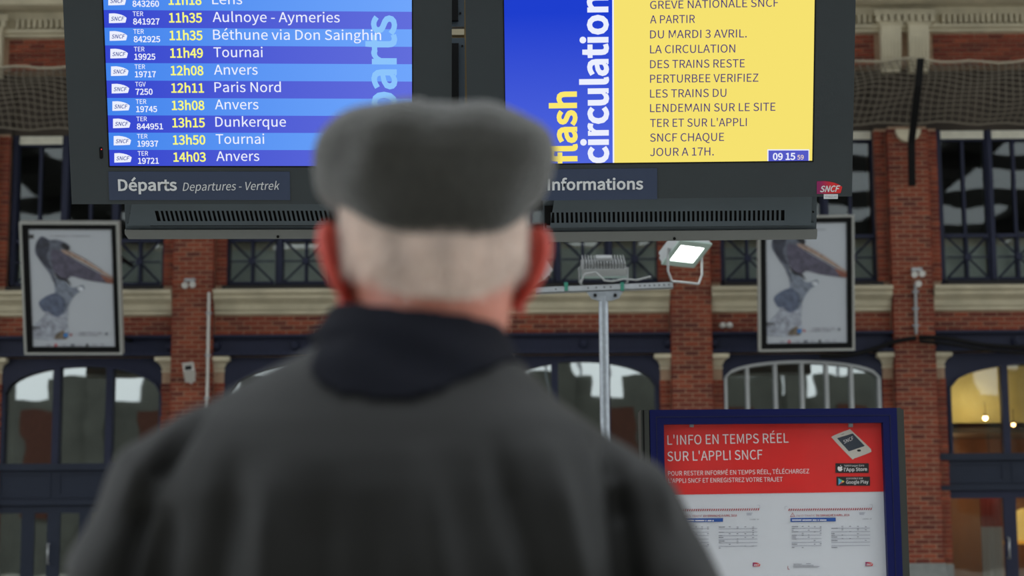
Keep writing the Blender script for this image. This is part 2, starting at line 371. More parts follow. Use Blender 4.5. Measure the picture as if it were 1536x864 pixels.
# --- bands between the pillars
for k, (xa, xb) in enumerate(zip(PX[:-1], PX[1:])):
    x0, x1 = xa+HP, xb-HP
    z0, z1 = ZB['corn0'], ZB['corn1']; H = z1-z0
    prof = [(27.25, z0), (27.10, z0), (27.10, z0+.12*H), (27.07, z0+.2*H), (27.07, z0+.42*H), (27.04, z0+.47*H), (27.0, z0+.56*H), (26.96, z0+.60*H), (26.96, z0+.74*H), (26.93, z0+.78*H), (26.9, z0+.84*H), (26.9, z1-.02), (26.93, z1), (27.25, z1)]
    c = struct('trim_%d' % (k+1)); mould(MB(), prof, x0, x1).build('string_course', STONE, c)
    bnd = struct('brick_band')
    MB().box(x0, x1, 27.162, 27.25, ZB['beam1'], ZB['corn0']).build('mortar_bed', MORTAR, bnd)
    lay(bnd, x0, x1, ZB['beam1']+.02, ZB['corn0'], 27.15, .09, lambda x, z: k in (0, 2, 3, 4) or (k == 1 and x < -2.5))
    g = struct('steel_beam'); za, zb = ZB['beam0'], ZB['beam1']
    MB().box(x0, x1, 27.0, 27.24, za, za+.035).box(x0, x1, 27.0, 27.24, zb-.03, zb).box(x0, x1, 27.14, 27.17, za, zb).box(x0, x1, 27.1, 27.17, za+.035, za+.06).box(x0, x1, 27.1, 27.17, zb-.055, zb-.03).build('girder', NAVY, g)
    n = max(2, round((x1-x0)/1.13)); zc = (za+zb)/2
    for i in range(n+1):
        xx = x0+.03+(x1-x0-.06)*i/n
        MB().tube([(xx, 27.15, zc), (xx, 27.09, zc)], [.075, .06], 14).tube([(xx, 27.10, zc), (xx, 27.05, zc)], .03, 8).build('rosette', NAVY, g)
    rv = MB()
    for i in range(int((x1-x0)/.1)): rv.ball((x0+.05+i*.1, 27.1, za+.048), .012, 6, 4)
    rv.build('rivets', NAVY, g, kind='stuff')

# --- upper windows with star lattice guards
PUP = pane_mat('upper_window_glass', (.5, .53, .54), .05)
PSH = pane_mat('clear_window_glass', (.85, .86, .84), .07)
LOWP = mat('grey_green_board', (196, 208, 204), .7, var=.12, scale=2)
BLIND = mat('dusty_blind', (214, 210, 192), .85, var=.1)
UNITS = []
for x0, x1, n in ((17, 248, 3), (338, 660, 4), (758, 991, 3), (1082, 1319, 3), (1413, 1721, 4)):
    for i in range(n): UNITS.append((wx(x0+(x1-x0)*i/n, 400, 27.3), wx(x0+(x1-x0)*(i+1)/n, 400, 27.3)))
wn = 0
for a, c in UNITS:
    wn += 1; w = struct('window_%d' % wn)
    z0, z1, zr = ZB['sill'], ZB['head'], ZB['rail']; zt = ZB['strip']; cx = (a+c)/2
    f = MB(); hole_frame(f, (a, c, z0-.08, zt), (a+.06, c-.06, z0, z1), 27.33, 27.48)
    f.box(a-.02, a+.05, 27.28, 27.36, z0, zt).box(a+.06, c-.06, 27.35, 27.46, zr-.02, zr+.03)
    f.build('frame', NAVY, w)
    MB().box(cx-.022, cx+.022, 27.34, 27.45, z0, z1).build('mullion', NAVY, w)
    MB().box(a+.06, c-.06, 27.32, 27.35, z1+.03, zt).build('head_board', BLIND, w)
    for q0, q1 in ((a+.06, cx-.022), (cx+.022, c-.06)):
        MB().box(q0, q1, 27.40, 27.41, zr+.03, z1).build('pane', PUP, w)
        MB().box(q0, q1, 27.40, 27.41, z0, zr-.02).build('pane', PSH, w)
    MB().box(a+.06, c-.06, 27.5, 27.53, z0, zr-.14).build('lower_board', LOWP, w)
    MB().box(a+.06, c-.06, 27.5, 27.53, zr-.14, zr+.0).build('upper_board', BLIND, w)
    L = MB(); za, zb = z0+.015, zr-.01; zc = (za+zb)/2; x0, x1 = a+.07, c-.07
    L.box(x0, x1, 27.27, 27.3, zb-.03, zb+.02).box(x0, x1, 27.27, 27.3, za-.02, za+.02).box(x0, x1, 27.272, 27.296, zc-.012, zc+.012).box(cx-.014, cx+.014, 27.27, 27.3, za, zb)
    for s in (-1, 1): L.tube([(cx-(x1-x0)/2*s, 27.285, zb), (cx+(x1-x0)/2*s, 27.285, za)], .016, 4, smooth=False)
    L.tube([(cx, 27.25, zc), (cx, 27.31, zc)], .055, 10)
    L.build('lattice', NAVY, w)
    MB().box(a, c, 27.0, 27.5, z0-.11, z0-.06).build('window_sill', mat('shadow_dark_ledge', (40, 38, 36), .9), w)  # near-black colour stands in for the shadow line above the string course
# --- things seen inside the upper rooms
for px, wpx in ((1478, 6), (14, 5)):
    X = wx(px, 300, 27.48)
    MB().prism([(X-.035, ZB['sill']), (X+.035, ZB['sill']), (X+.035, ZB['head']), (X-.035, ZB['head'])], 27.46, 27.49).build('curtain', mat('cream_curtain', (190, 186, 165), .9), wall)

# --- arched windows, steel arch plates, doors below
PLO = pane_mat('arched_window_glass', (.38, .42, .40), .33)
BAYS = [(6, 243, 547, 592, [86, 165], 693, 750, -10, 250), (344, 652, 541, 590, [447, 550], 693, 750, 334, 662), (762, 985, 539, 580, [832, 910], 693, 750, 754, 993), (1087, 1319, 542, 566, None, 693, 750, 1079, 1325), (1422, 1768, 540, 582, [1506, 1590, 1680], 686, 736, 1414, 1776)]
CREAMW = mat('white_frame_paint', (176, 178, 178), .6)
dn = 0
for k, (x0, x1, pk, sp, mu, bo, do, f0, f1) in enumerate(BAYS):
    Yp = 27.2; w = struct('window_%d' % (wn+k+1)); cx = (x0+x1)/2
    X = lambda px, Y=Yp: wx(px, 570, Y)
    arch = []
    for i in range(25):
        t = -1+2*i/24; px = cx+t*(x1-x0)/2; arch.append((X(px), wz(sp-(sp-pk)*math.sqrt(max(0, 1-t*t)), px, Yp)))
    zt = ZB['plate']; zb = wz(bo, 1000, Yp); xl, xr = PX[k]+HP, PX[k+1]-HP
    pl = MB()
    for (ax, az), (bx, bz) in zip(arch[:-1], arch[1:]): pl.prism([(ax, az), (bx, bz), (bx, zt), (ax, zt)], 27.18, 27.24)
    pl.prism([(xl, zb), (arch[0][0], zb), (arch[0][0], zt), (xl, zt)], 27.18, 27.24); pl.prism([(arch[-1][0], zb), (xr, zb), (xr, zt), (arch[-1][0], zt)], 27.18, 27.24)
    bmw = pl.build('arch_plate', NAVY, w)
    rim = MB(); rw = .03
    FM = CREAMW if mu is None else NAVY
    for (ax, az), (bx, bz) in zip(arch[:-1], arch[1:]): rim.prism([(ax, az-rw), (bx, bz-rw), (bx, bz+.01), (ax, az+.01)], 27.15, 27.24)
    rim.box(arch[0][0]-.01, arch[0][0]+rw, 27.15, 27.26, zb, arch[0][1]); rim.box(arch[-1][0]-rw, arch[-1][0]+.01, 27.15, 27.26, zb, arch[-1][1])
    rim.build('arch_frame', FM, w)
    ms = mu if mu else [1121, 1163, 1203, 1240, 1277]; mw = .05 if mu else .022
    xs = [arch[0][0]] + [X(q) for q in ms] + [arch[-1][0]]
    def ztop(xx):
        for (ax, az), (bx, bz) in zip(arch[:-1], arch[1:]):
            if ax <= xx <= bx: return az+(bz-az)*(xx-ax)/(bx-ax)
        return arch[0][1]
    for q in xs[1:-1]: MB().box(q-mw, q+mw, 27.16, 27.30, zb, ztop(q)).build('mullion', FM, w)
    for a, c in zip(xs[:-1], xs[1:]):
        MB().box(a, c, 27.27, 27.28, zb, min(wz(pk, cx, Yp)+.02, zt)).build('pane', PSH if k == 4 else PLO, w)
    zd = wz(do, 1000, Yp); hx = (xl+xr)/2
    s = MB().box(xl, xr, 27.18, 27.4, zd, zb); s.box(xl, xr, 27.12, 27.2, zb-.07, zb+.03).box(xl, xr, 27.14, 27.2, zd-.02, zd+.05)
    for a, c in zip([xl+.1]+xs[1:-1], xs[1:-1]+[xr-.1]): hole_frame(s, (a+.05, c-.05, zd+.09, zb-.1), (a+.09, c-.09, zd+.13, zb-.14), 27.165, 27.185)
    s.build('spandrel', NAVY_LITE, w)
    # doors
    xs2 = [xl+.02]+xs[1:-1]+[xr-.02] if mu else [xl+.02, hx, xr-.02]
    for a, c in zip(xs2[:-1], xs2[1:]):
        if k in (1, 2, 3): continue
        dn += 1; d = struct('door_%d' % dn); q = (a+c)/2 if k == 0 else None
        halves = [(a, a+(c-a)*.6), (a+(c-a)*.6, c)] if (k == 0 and a < -6.8) else [(a, c)]
        for h0, h1 in halves:
            f = MB(); hole_frame(f, (h0, h1, .02, zd), (h0+.10, h1-.09, .35, zd-.14), 27.2, 27.27)
            f.build('door_frame', NAVY_LITE if k == 0 else NAVY, d)
            MB().box(h0+.10, h1-.09, 27.23, 27.24, .35, zd-.14).build('pane', PLO if k == 0 else PSH, d)
        MB().tube([(c-.05, 27.2, 1.0), (c-.05, 27.12, 1.0), (c-.05, 27.12, 1.3), (c-.05, 27.2, 1.3)], .014).build('door_handle', ALU, d)
    if k in (1, 2, 3):
        MB().box(xl, xr, 27.25, 27.35, 0, zd).build('shop_panel', NAVY_LITE, w)

# --- upper frieze, entablature and twin fluted consoles
for k, (xa, xb) in enumerate(zip(PX[:-1], PX[1:])):
    if k in (1, 2):
        continue
    bf = struct('brick_frieze')
    lay(bf, xa+.45, xb-.45, ZB['fr0'], ZB['fr1'], 27.03, .06, lambda x, z: (k == 0 and x < -6.5) or (k == 3 and x > 4.5) or (k == 4 and x < 8))
ent = struct('trim_6')
z1 = ZB['fr1']; z2 = ZB['ent']; z3 = Z(20); z4 = Z(12)
mould(MB(), [(27.9, z1), (26.98, z1), (26.98, z1+.04), (26.92, z1+.06), (26.92, z2), (26.98, z2), (26.98, z3+.1), (26.75, z4), (26.6, z4+.02), (26.6, z4+.14), (26.5, z4+.2), (26.45, z4+.45), (26.45, z4+.6), (27.9, z4+.6)], -10.5, 11.6).build('entablature', STONE, ent)
MB().box(-10.5, 11.6, 27.2, 27.9, z4+.6, 13).build('attic_wall', STONE_DARK, ent)
dt = MB(); x = -10.4; z0d, z1d = Z(35, 26.95), Z(22, 26.95)
while x < 11.5:
    if min(abs(x-p) for p in PX) > .5: dt.box(x, x+.045, 26.9, 26.99, z0d, z1d)
    x += .087
dt.build('dentils', STONE, ent, kind='stuff')
for x in PX:
    cs = struct('console_pair')
    b = MB().box(x-.47, x+.47, 26.84, 27.0, Z(22, 26.84), Z(14, 26.84)).box(x-.44, x+.44, 26.88, 27.0, Z(33, 26.88), Z(22, 26.88)); b.build('abacus', STONE, cs)
    t = MB()
    for i in range(9): t.box(x-.45+i*.104, x-.45+i*.104+.062, 26.80, 26.9, Z(33, 26.84), Z(23, 26.84))
    t.build('dentils', STONE, cs, kind='stuff')
    for s in (-1, 1):
        c = x+s*.215; rings = []
        for y, w, d in ((34, .19, .16), (38, .19, .16), (41, .16, .13), (47, .155, .12), (60, .155, .10), (97, .15, .07), (108, .14, .05)):
            z = Z(y); rings.append([Vector(q) for q in ((c-w, 27.0-d, z), (c+w, 27.0-d, z), (c+w, 27.1, z), (c-w, 27.1, z))])
        MB().loft(rings, smooth=False).build('console', STONE_L, cs)
        for i in range(5):
            fx = c-.11+i*.055
            MB().tube([(fx, 26.905, Z(50)), (fx, 26.93, Z(104))], .014, 6).build('flute', STONE, cs)
    bs = MB(); P = [(x-.19, Z(196))] + [(x+.19*math.cos(math.pi+math.pi*i/12), Z(196)+.19*math.sin(math.pi+math.pi*i/12)) for i in range(13)] + [(x+.19, Z(196))]
    bs.prism(P, 26.9, 27.02); bs.build('boss', STONE_L, cs)

# --- bird net hung from a rope in front of the recess
net = thing('bird_net', 'slack grey pigeon net of square mesh hanging across the facade below the cream frieze', 'net')
NETM = mat('net_cord', (120, 112, 98), .9)
NX, NZ, x0, x1 = 200, 13, -10.3, 11.2
zt, zb = Z(98, 26.6), ZB['strip']-.0
def npt(i, j):
    u = i/NX; v = j/NZ; x = x0+(x1-x0)*u
    sag = .05*math.sin(x*1.9)*math.sin(v*3) + .02*math.sin(x*7+v*9)
    near = min(abs(x-p) for p in PX)
    top = zt + .05*(max(0, 1-near/1.2)) - .0
    y = 26.45+.35*v**2 - .22*math.sin(math.pi*v) + .04*math.sin(x*3+v*4)
    return Vector((x+.03*math.sin(v*6+x*2), y, top+(zb-top)*v - sag))
g = MB(); r = .008
def strand(p, q, r=r):
    d = (q-p).normalized(); a = Vector((0, 1, 0)).cross(d).normalized(); b2 = d.cross(a)
    k = [a, -a*.5+b2*.87, -a*.5-b2*.87]
    g.add([p+v*r for v in k]+[q+v*r for v in k], [(0, 1, 4, 3), (1, 2, 5, 4), (2, 0, 3, 5)])
GR = [[npt(i, j) for j in range(NZ+1)] for i in range(NX+1)]
for i in range(NX+1):
    for j in range(NZ+1):
        if j < NZ: strand(GR[i][j], GR[i][j+1])
        if i < NX: strand(GR[i][j], GR[i+1][j])
o = g.build('mesh_cords', NETM, net, kind='stuff')
MB().tube([GR[i][0] for i in range(0, NX+1, 2)], .022, 6).build('head_rope', mat('pale_rope', (170, 160, 138), .9), net)
MB().tube([GR[i][NZ] for i in range(0, NX+1, 2)], .014, 6).build('foot_rope', NETM, net)
# --- black arm that holds the net off the wall
P = [at(1381, 88, 25.9), at(1377, 130, 26.02), at(1367, 214, 26.6), at(1368, 279, 26.88)]
st = MB(); rings = [[p+Vector((sx*.05, sy*.03, 0)) for sx, sy in ((-1, -1), (1, -1), (1, 1), (-1, 1))] for p in P]
st.loft(rings, smooth=False)
sob = thing('net_bracket', 'bent black steel arm on the brick pillar, leaning out before the net', 'bracket')
st.build('arm', BLACKM, sob)
for yy in (232, 262): MB().tube([at(1367.5, yy, 26.985), at(1367.5, yy, 26.8)], .022, 6).build('bolt', STEEL, sob)

# --- warm shop behind the last bay
shop = MB()
xl, xr = PX[4]+HP, 11.4
WARM = mat('amber_panelling', (120, 78, 40), .6, var=.35, scale=2, stretch=(1, 1, .15))
shop.box(xl, xr, 30.6, 30.8, 0, Z(590)); shop.build('shop_wall', WARM, wall)
MB().box(xl, xr, 28.8, 30.8, Z(640), Z(632)).build('shop_ceiling', mat('dark_ceiling_panel', (66, 52, 38), .7), wall)
MB().box(xl, xr, 29.4, 29.5, Z(620), Z(528)).build('lit_bulkhead', mat('pale_amber_plaster', (196, 180, 120), .8, var=.2, scale=1.2), wall)
def lamp(name, label, p, r, col, e, cat='lamp', drop=.5):
    t = thing(name, label, cat, loc=p)
    MB().ball((0, 0, 0), r, 12, 8).build('bulb', mat('bulb_'+name+str(e), col, .5, emit=col, estr=e), t)
    MB().tube([(0, 0, r*.6), (0, 0, r*1.8)], [r*1.2, r*.4], 12).build('lamp_cap', BLACKM, t)
    MB().tube([(0, 0, r*1.7), (0, 0, drop)], .006, 5).build('cord', BLACKM, t)
lamp('spotlight', 'small warm ceiling spotlight inside the shop window above the navy spandrel', at(1478, 627, 28.9), .035, (255, 214, 150), 30, 'spotlight', .25)
for dx, nm in ((0, 'twin warm spotlight inside the shop, the one nearer the window mullion'), (.13, 'twin warm spotlight inside the shop, the one farther from the window mullion')):
    lamp('spotlight', nm, at(1508, 637, 28.9)+Vector((dx, 0, 0)), .03, (255, 200, 130), 18, 'spotlight', .25)
def plight(name, p, e, col, size=.3):
    l = bpy.data.lights.new(name, 'POINT'); l.energy = e; l.color = col; l.shadow_soft_size = size
    o = bpy.data.objects.new(name, l); COL.objects.link(o); o.location = p
plight('bulkhead_light', at(1470, 600, 28.7), 30, (1, .82, .45)); plight('shop_fill', (7.35, 27.75, 2.3), 5, (1, .8, .65), .1); plight('shop_fill', (8.2, 29.5, 1.6), 22, (1, .6, .28)); plight('shop_fill', (7.2, 29.8, 2.55), 12, (1, .62, .3))  # unseen point lights; the one by the doorway is added to brighten the banner
# cloche lamp on a yellow shelf
t = thing('dome_lamp', 'glowing amber glass dome lamp standing on the yellow shelf in the shop window', 'lamp', loc=at(1536, 811, 28.32))
prof = [(.22, 0), (.235, .1), (.22, .25), (.17, .38), (.10, .46), (.02, .5)]
gl = MB().loft([[Vector((r_*math.cos(a), r_*math.sin(a), h)) for a in [2*math.pi*i/20 for i in range(20)]] for r_, h in prof])
gl.build('shade', mat('amber_glass', (205, 170, 90), .3, emit=(226, 186, 96), estr=.8), t)
MB().tube([(0, 0, 0), (0, 0, .25)], .1, 12).build('lamp_base', mat('white_core', (220, 210, 190), .5, emit=(240, 225, 190), estr=.8), t)
sh = MB().box(7.5, 9.2, 28.1, 28.5, at(1530, 816, 28.32).z-.0, at(1530, 811, 28.32).z-.005).box(7.7, 7.76, 28.15, 28.4, 0, at(1530, 816, 28.32).z).box(9.1, 9.16, 28.1, 28.4, 0, at(1530, 816, 28.32).z)
tag(sh.build('shelf', mat('glowing_yellow_shelf', (220, 160, 50), .4, emit=(235, 160, 50), estr=.7)), 'thin amber yellow shelf under the glowing dome lamp in the shop', 'shelf')  # lamp light on the shelf is put into its material as emission
fl_ = MB(); X0, X1 = wx(1472, 800, 28.0), wx(1505, 800, 28.0); ya, yb = wz(738, 1490, 28.0), wz(790, 1490, 28.0)
ban = thing('shop_banner', 'red over grey-white hanging banner inside the shop doorway by the end pillar', 'banner')
pts = [(X0+(X1-X0)*i/8, 28.0+.03*math.sin(i*1.7)) for i in range(9)]
for nm, za, zb, mm in (('red_cloth', yb, ya, mat('red_cloth', (150, 48, 36), .8)), ('white_cloth', .45, yb, mat('pale_cloth', (168, 160, 156), .8))):
    q = MB().loft([[Vector((x, y, z)) for x, y in pts] + [Vector((x, y+.012, z)) for x, y in pts[::-1]] for z in (za, zb)]); q.build(nm, mm, ban)
MB().tube([(X0-.04, 28.0, ya+.02), (X1+.04, 28.0, ya+.02)], .015).tube([((X0+X1)/2, 28.0, ya+.02), ((X0+X1)/2, 28.0, Z(645))], .005).build('rail', BLACKM, ban)
# ================================================================== THINGS FIXED TO THE FACADE
# pelican poster cases
PRINTW = mat('poster_paper', (176, 180, 186), .5)
def pm(n, c): return mat('ink_'+n, c, .55, var=.38, scale=16, coords='Object')
def poster(fr, q, xl, xr, yt, yb, label):
    """q maps the drawing's own pixels to photo pixels; frame by its corners on the plane"""
    t = thing('poster_case', label, 'poster', fr.M, 'pelican posters hung before the facade')
    A = fr.px(*q(36, 838)); B = fr.px(*q(650, 45))
    x0, x1 = fr.px(xl, yb)[0], fr.px(xr, yb)[0]; z0, z1 = fr.px(xl, yb)[1], fr.px(xl, yt)[1]
    f = MB(); hole_frame(f, (x0, x1, z0, z1), (x0+.03, x1-.03, z0+.03, z1-.03), -.06, .12); f.box(x0+.01, x1-.01, .10, .12, z0+.01, z1-.01); f.build('frame', mat('case_aluminium', (158, 158, 152), .5), t)
    f = MB(); hole_frame(f, (x0+.03, x1-.03, z0+.03, z1-.03), (x0+.115, x1-.105, z0+.11, z1-.105), -.03, .1); f.build('mount', BLACKM, t)
    MB().box(x0+.1, x1-.1, -.01, .02, z0+.1, z1-.1).build('poster_sheet', PRINTW, t)
    W_, H_ = x1-x0, z1-z0
    def L(u, v):   # drawing pixels -> local
        return (x0+W_*(u-36)/(650-36+0) if False else x0+W_*((u-(36+(v-45)*.045))/(594)), z1-H_*(v-45)/793)
    def draw(pts, m_, name, lift, sm=True, n=4):
        P = [L(*p) for p in pts]; P = curve_pts(P, n) if sm else P
        P = [(min(max(a, x0+.117), x1-.107), min(max(c, z0+.112), z1-.107)) for a, c in P]
        MB().add([(a, -.01-lift, c) for a, c in P], [tuple(range(len(P)))]).build(name, m_, t)
    draw([(108, 745), (105, 690), (150, 640), (185, 600), (240, 520), (300, 520), (330, 560), (328, 650), (325, 745)], pm('pale_breast', (146, 150, 160)), 'printed_breast', .004)
    draw([(240, 380), (262, 372), (310, 395), (345, 432), (380, 432), (415, 420), (428, 440), (400, 462), (372, 482), (345, 520), (328, 560), (300, 600), (235, 600), (225, 520), (250, 460)], pm('blue_grey_neck', (112, 119, 132)), 'printed_neck', .006)
    draw([(153, 530), (180, 498), (225, 475), (262, 470), (300, 500), (318, 540), (300, 585), (265, 612), (235, 600), (212, 582), (180, 578)], pm('wing_blue', (84, 92, 112)), 'printed_wing', .008)
    draw([(128, 200), (140, 160), (170, 130), (215, 150), (262, 150), (320, 172), (338, 200), (290, 225), (246, 245), (252, 300), (244, 350), (258, 410), (240, 402), (215, 350), (180, 305), (150, 262), (132, 235)], pm('slate_head', (88, 92, 104)), 'printed_head', .008)
    draw([(135, 180), (165, 145), (205, 150), (215, 200), (200, 250), (230, 330), (190, 300), (150, 255)], pm('dark_crest', (52, 54, 66)), 'printed_crest', .010)
    draw([(225, 215), (290, 222), (350, 258), (450, 312), (540, 362), (600, 392), (600, 412), (520, 402), (430, 388), (352, 368), (322, 384), (270, 362), (238, 320)], pm('pouch', (80, 76, 92)), 'printed_pouch', .012, n=3)
    draw([(245, 345), (285, 372), (325, 388), (350, 425), (318, 398), (275, 385)], pm('crease_black', (34, 32, 40)), 'printed_pouch_edge', .014)
    draw([(280, 208), (330, 212), (400, 248), (470, 288), (600, 372), (600, 384), (520, 342), (400, 275), (300, 228)], pm('beak_peach', (150, 128, 116)), 'printed_beak', .014, False)
    draw([(520, 352), (600, 384), (600, 412), (560, 405)], pm('beak_red', (122, 76, 62)), 'printed_beak_tip', .016, False)
    draw([(285, 180), (312, 172), (336, 195), (330, 212), (305, 205)], pm('eye_dark', (30, 30, 34)), 'printed_eye', .016)
    draw([(385, 436), (412, 428), (420, 448), (398, 456)], pm('band_white', (190, 194, 200)), 'printed_ring', .012)
    draw([(245, 745), (262, 715), (300, 690), (322, 720), (322, 745)], pm('rock_brown', (104, 92, 78)), 'printed_rock', .010, False)
    draw([(98, 668), (160, 672), (160, 680), (98, 682)], pm('ink_black', (58, 56, 56)), 'printed_line', .008, False)
    draw([(98, 688), (140, 689), (140, 694), (98, 695)], pm('ink_black', (58, 56, 56)), 'printed_line', .008, False)
    draw([(92, 120), (122, 120), (122, 144), (92, 144)], pm('ink_black', (58, 56, 56)), 'printed_square', .008, False)
    draw([(305, 712), (330, 708), (330, 732), (308, 734)], pm('ink_blue', (50, 110, 170)), 'printed_mark', .016, False)
    for cx, cy, w, h, nm, c in ((350, 720, 12, 14, 'ink_red', (176, 70, 76)), (258, 782, 16, 16, 'ink_red', (176, 70, 76)), (448, 782, 15, 16, 'ink_black', (58, 56, 56)), (565, 714, 14, 14, 'ink_grey', (96, 98, 108)), (360, 782, 26, 12, 'ink_grey', (96, 98, 108)), (212, 782, 30, 8, 'ink_pale', (150, 150, 158)), (308, 782, 32, 8, 'ink_pale', (150, 150, 158)), (405, 782, 26, 8, 'ink_pale', (150, 150, 158)), (495, 780, 28, 7, 'ink_pale', (150, 150, 158)), (538, 780, 16, 12, 'ink_pale', (150, 150, 158)), (465, 708, 140, 8, 'ink_pale', (150, 150, 158)), (455, 722, 125, 6, 'ink_pale', (150, 150, 158)), (340, 128, 240, 5, 'ink_pale', (150, 150, 158))):
        draw([(cx-w/2, cy-h/2), (cx+w/2, cy-h/2), (cx+w/2, cy+h/2), (cx-w/2, cy+h/2)], pm(nm, c), 'printed_mark', .012, False)
    for u in (x0+.25, x1-.25):                       # stays back to the wall
        p = fr.M @ Vector((u, .12, z0+.35)); q2 = fr.M @ Vector((u, .12, z1-.35)); I = fr.M.inverted()
        for s_ in (p, q2):
            a = MB()
            if s_ is p: a.tube([I @ s_, I @ Vector((s_.x, 27.2, s_.z))], .03, 8)
            else: a.tube([I @ s_, I @ Vector((s_.x, 27.0, s_.z-.55 if s_.z > 5.9 else s_.z))], .03, 8)
            a.build('stay', BLACKM, t)
F1 = Frame(38, 531, 25.4, 18.5, 2.5, -.1); poster(F1, lambda u, v: (20+u/3.928, 320+v/3.928), 38, 184.5, 332.5, 531, 'framed pelican poster between the departure board and the photo edge, whole picture showing')
F2 = Frame(1138, 527, 25.4, 11, -2, .2); poster(F2, lambda u, v: (1120+u/3.928, 320+v/3.928), 1138, 1281.5, 324.5, 527, 'framed pelican poster above the red notice, its top corner cut off by the yellow display')

def W3(x, y, Y=27.0): return at(x, y, Y)
# security camera on the pillar
p = W3(283, 556, 26.75)
t = thing('security_camera', 'white box security camera mounted on the brick pillar beside the pelican poster', 'camera', loc=p)
R_ = Matrix.Rotation(math.radians(-38), 4, 'X') @ Matrix.Rotation(math.radians(-8), 4, 'Y')
MB().box(-.075, .075, -.05, .2, -.05, .07, M=R_).box(-.085, .085, -.09, .2, .07, .085, M=R_).build('housing', WHITEP, t)
MB().box(-.05, .05, -.056, -.05, -.035, .05, M=R_).build('lens', BLACKM, t)
MB().tube([(0, .08, -.06), (0, .12, -.16), (0, .26, -.16)], .022).build('bracket_arm', WHITEP, t)
# small twin lamp heads
for (px, py, lab) in ((283, 424, 'pair of small white lamp heads fixed to the pillar above the security camera'), (1375, 408, 'cluster of small white lamp heads on the pillar by the cable conduit')):
    t = thing('wall_lamp', lab, 'lamp', loc=W3(px, py, 26.9))
    for sx_, sz in ((-.055, 0), (.06, .01)) + (((0.0, -.14),) if px > 1000 else ()):
        MB().tube([(sx_, .02, sz-.02), (sx_+.01, -.07, sz-.05)], [.03, .05], 10).build('lamp_head', WHITEP, t)
    MB().box(-.07, .09, .02, .09, .02, .07).build('lamp_bracket', ALU, t)
# twin round fittings on the brick band
for nm, px, lab in (('a', 1084, 'round white wall fitting on the brick band, nearer the middle pillar'), ('b', 1094, 'round white wall fitting on the brick band, nearer the poster')):
    t = thing('round_fitting', lab, 'fitting', loc=W3(px, 488, 27.15), group='twin round fittings')
    MB().tube([(0, 0, 0), (0, -.05, 0)], [.05, .045], 14).build('back_plate', WHITEP, t); MB().ball((0, -.05, 0), (.042, .03, .042), 12, 6).build('dome', WHITEP, t)
# conduits
def pipe(name, label, pts, r, m_, cat='conduit', clips=0):
    t = thing(name, label, cat); MB().tube(pts, r, 8).build('pipe', m_, t)
    for i in range(clips):
        f = (i+.5)/clips; a, b_ = Vector(pts[0]), Vector(pts[-1]); c = a.lerp(b_, f); MB().box(c.x-r*2, c.x+r*2, c.y-.02, c.y+.04, c.z-.012, c.z+.012).build('clip', STEEL, t)
pipe('conduit', 'white vertical conduit running down the pillar beside the security camera', [W3(313.5, 438, 26.95), W3(310.5, 600, 26.95), (W3(310.5, 600, 26.95).x, 26.95, 1.2)], .022, WHITEP, clips=6)
pipe('conduit', 'grey vertical conduit below the cluster of lamp heads on the pillar', [W3(1373, 425, 26.95), W3(1374.2, 501, 26.95)], .024, GREYP, clips=3)
CAB = mat('black_cable', (12, 11, 11), .65, spec=.2)
def cable(label, pts, r=.035, n=5):
    P = [at(*q) for q in pts]; Q = []
    for i in range(len(P)-1):
        for k in range(n):
            s = k/n; p0 = P[max(i-1, 0)]; p1 = P[i]; p2 = P[i+1]; p3 = P[min(i+2, len(P)-1)]
            Q.append(.5*((2*p1)+(p2-p0)*s+(2*p0-5*p1+4*p2-p3)*s*s+(3*p1-p0-3*p2+p3)*s**3))
    Q.append(P[-1]); tag(MB().tube(Q, r, 8).build('cable', CAB), label, 'cable')
cable('black cable sagging from the pillar towards the pelican poster', [(1374, 507, 26.9), (1340, 513, 26.9), (1310, 524, 26.93), (1270, 533, 26.93), (1230, 534, 26.93)])
cable('upper black cable running from the pillar out to the edge of the photo', [(1378, 506, 26.9), (1420, 508, 26.86), (1480, 518, 26.9), (1545, 521, 26.9), (1600, 519, 26.9)])
cable('lower black cable with an orange end running from the pillar to the photo edge', [(1379, 512, 26.86), (1425, 516, 26.78), (1480, 525, 26.78), (1545, 530, 26.78), (1600, 532, 26.78)], .025)

# ================================================================== LIGHT MAST
YM = 11.6
base = at(907, 600, YM); X0 = base.x
mast = thing('light_mast', 'galvanised steel lighting pole with a drilled crossbar, rising behind the red notice', 'pole', loc=(X0, YM, 0))
zt = at(906, 437, YM).z; dz = .034
MB().tube([(0, 0, .02), (0, 0, zt-dz)], .031, 20).build('pole', STEEL, mast)
MB().box(-.15, .15, -.15, .15, 0, .02).build('base_plate', STEEL, mast)
for sx_ in (-.11, .11):
    for sy in (-.11, .11): MB().tube([(sx_, sy, .02), (sx_, sy, .05)], .012, 6).build('bolt', STEEL, mast)
xa, xb = at(803, 436, YM).x-X0, at(1009, 428, YM).x-X0; za, zb = at(803, 436, YM).z, at(1009, 428, YM).z
def bar(u): return Vector((xa+(xb-xa)*u, 0, za+(zb-za)*u))
RB = Matrix.Translation(bar(.5)) @ Matrix.Rotation(-math.atan2(zb-za, xb-xa), 4, 'Y'); Lb = (bar(1)-bar(0)).length/2
c = MB().box(-Lb, Lb, -.034, -.028, -.021, .021, M=RB).box(-Lb, Lb, -.034, .03, .017, .021, M=RB).box(-Lb, Lb, -.034, .03, -.021, -.017, M=RB)
c.build('crossbar', mat('zinc_channel', (172, 176, 180), .4, metal=.5, var=.08, scale=30), mast)
hs = MB()
for i, u in enumerate([-.3, -.23, -.1, -.05, 0, .04, .22, .25, .28, .31, .34, .37, .4]):
    q = RB @ Vector((u*1.05, -.0345, 0)); hs.tube([q, q+Vector((0, -.001, 0))], .0055, 8)
hs.build('punched_holes', BLACKM, mast, kind='stuff')
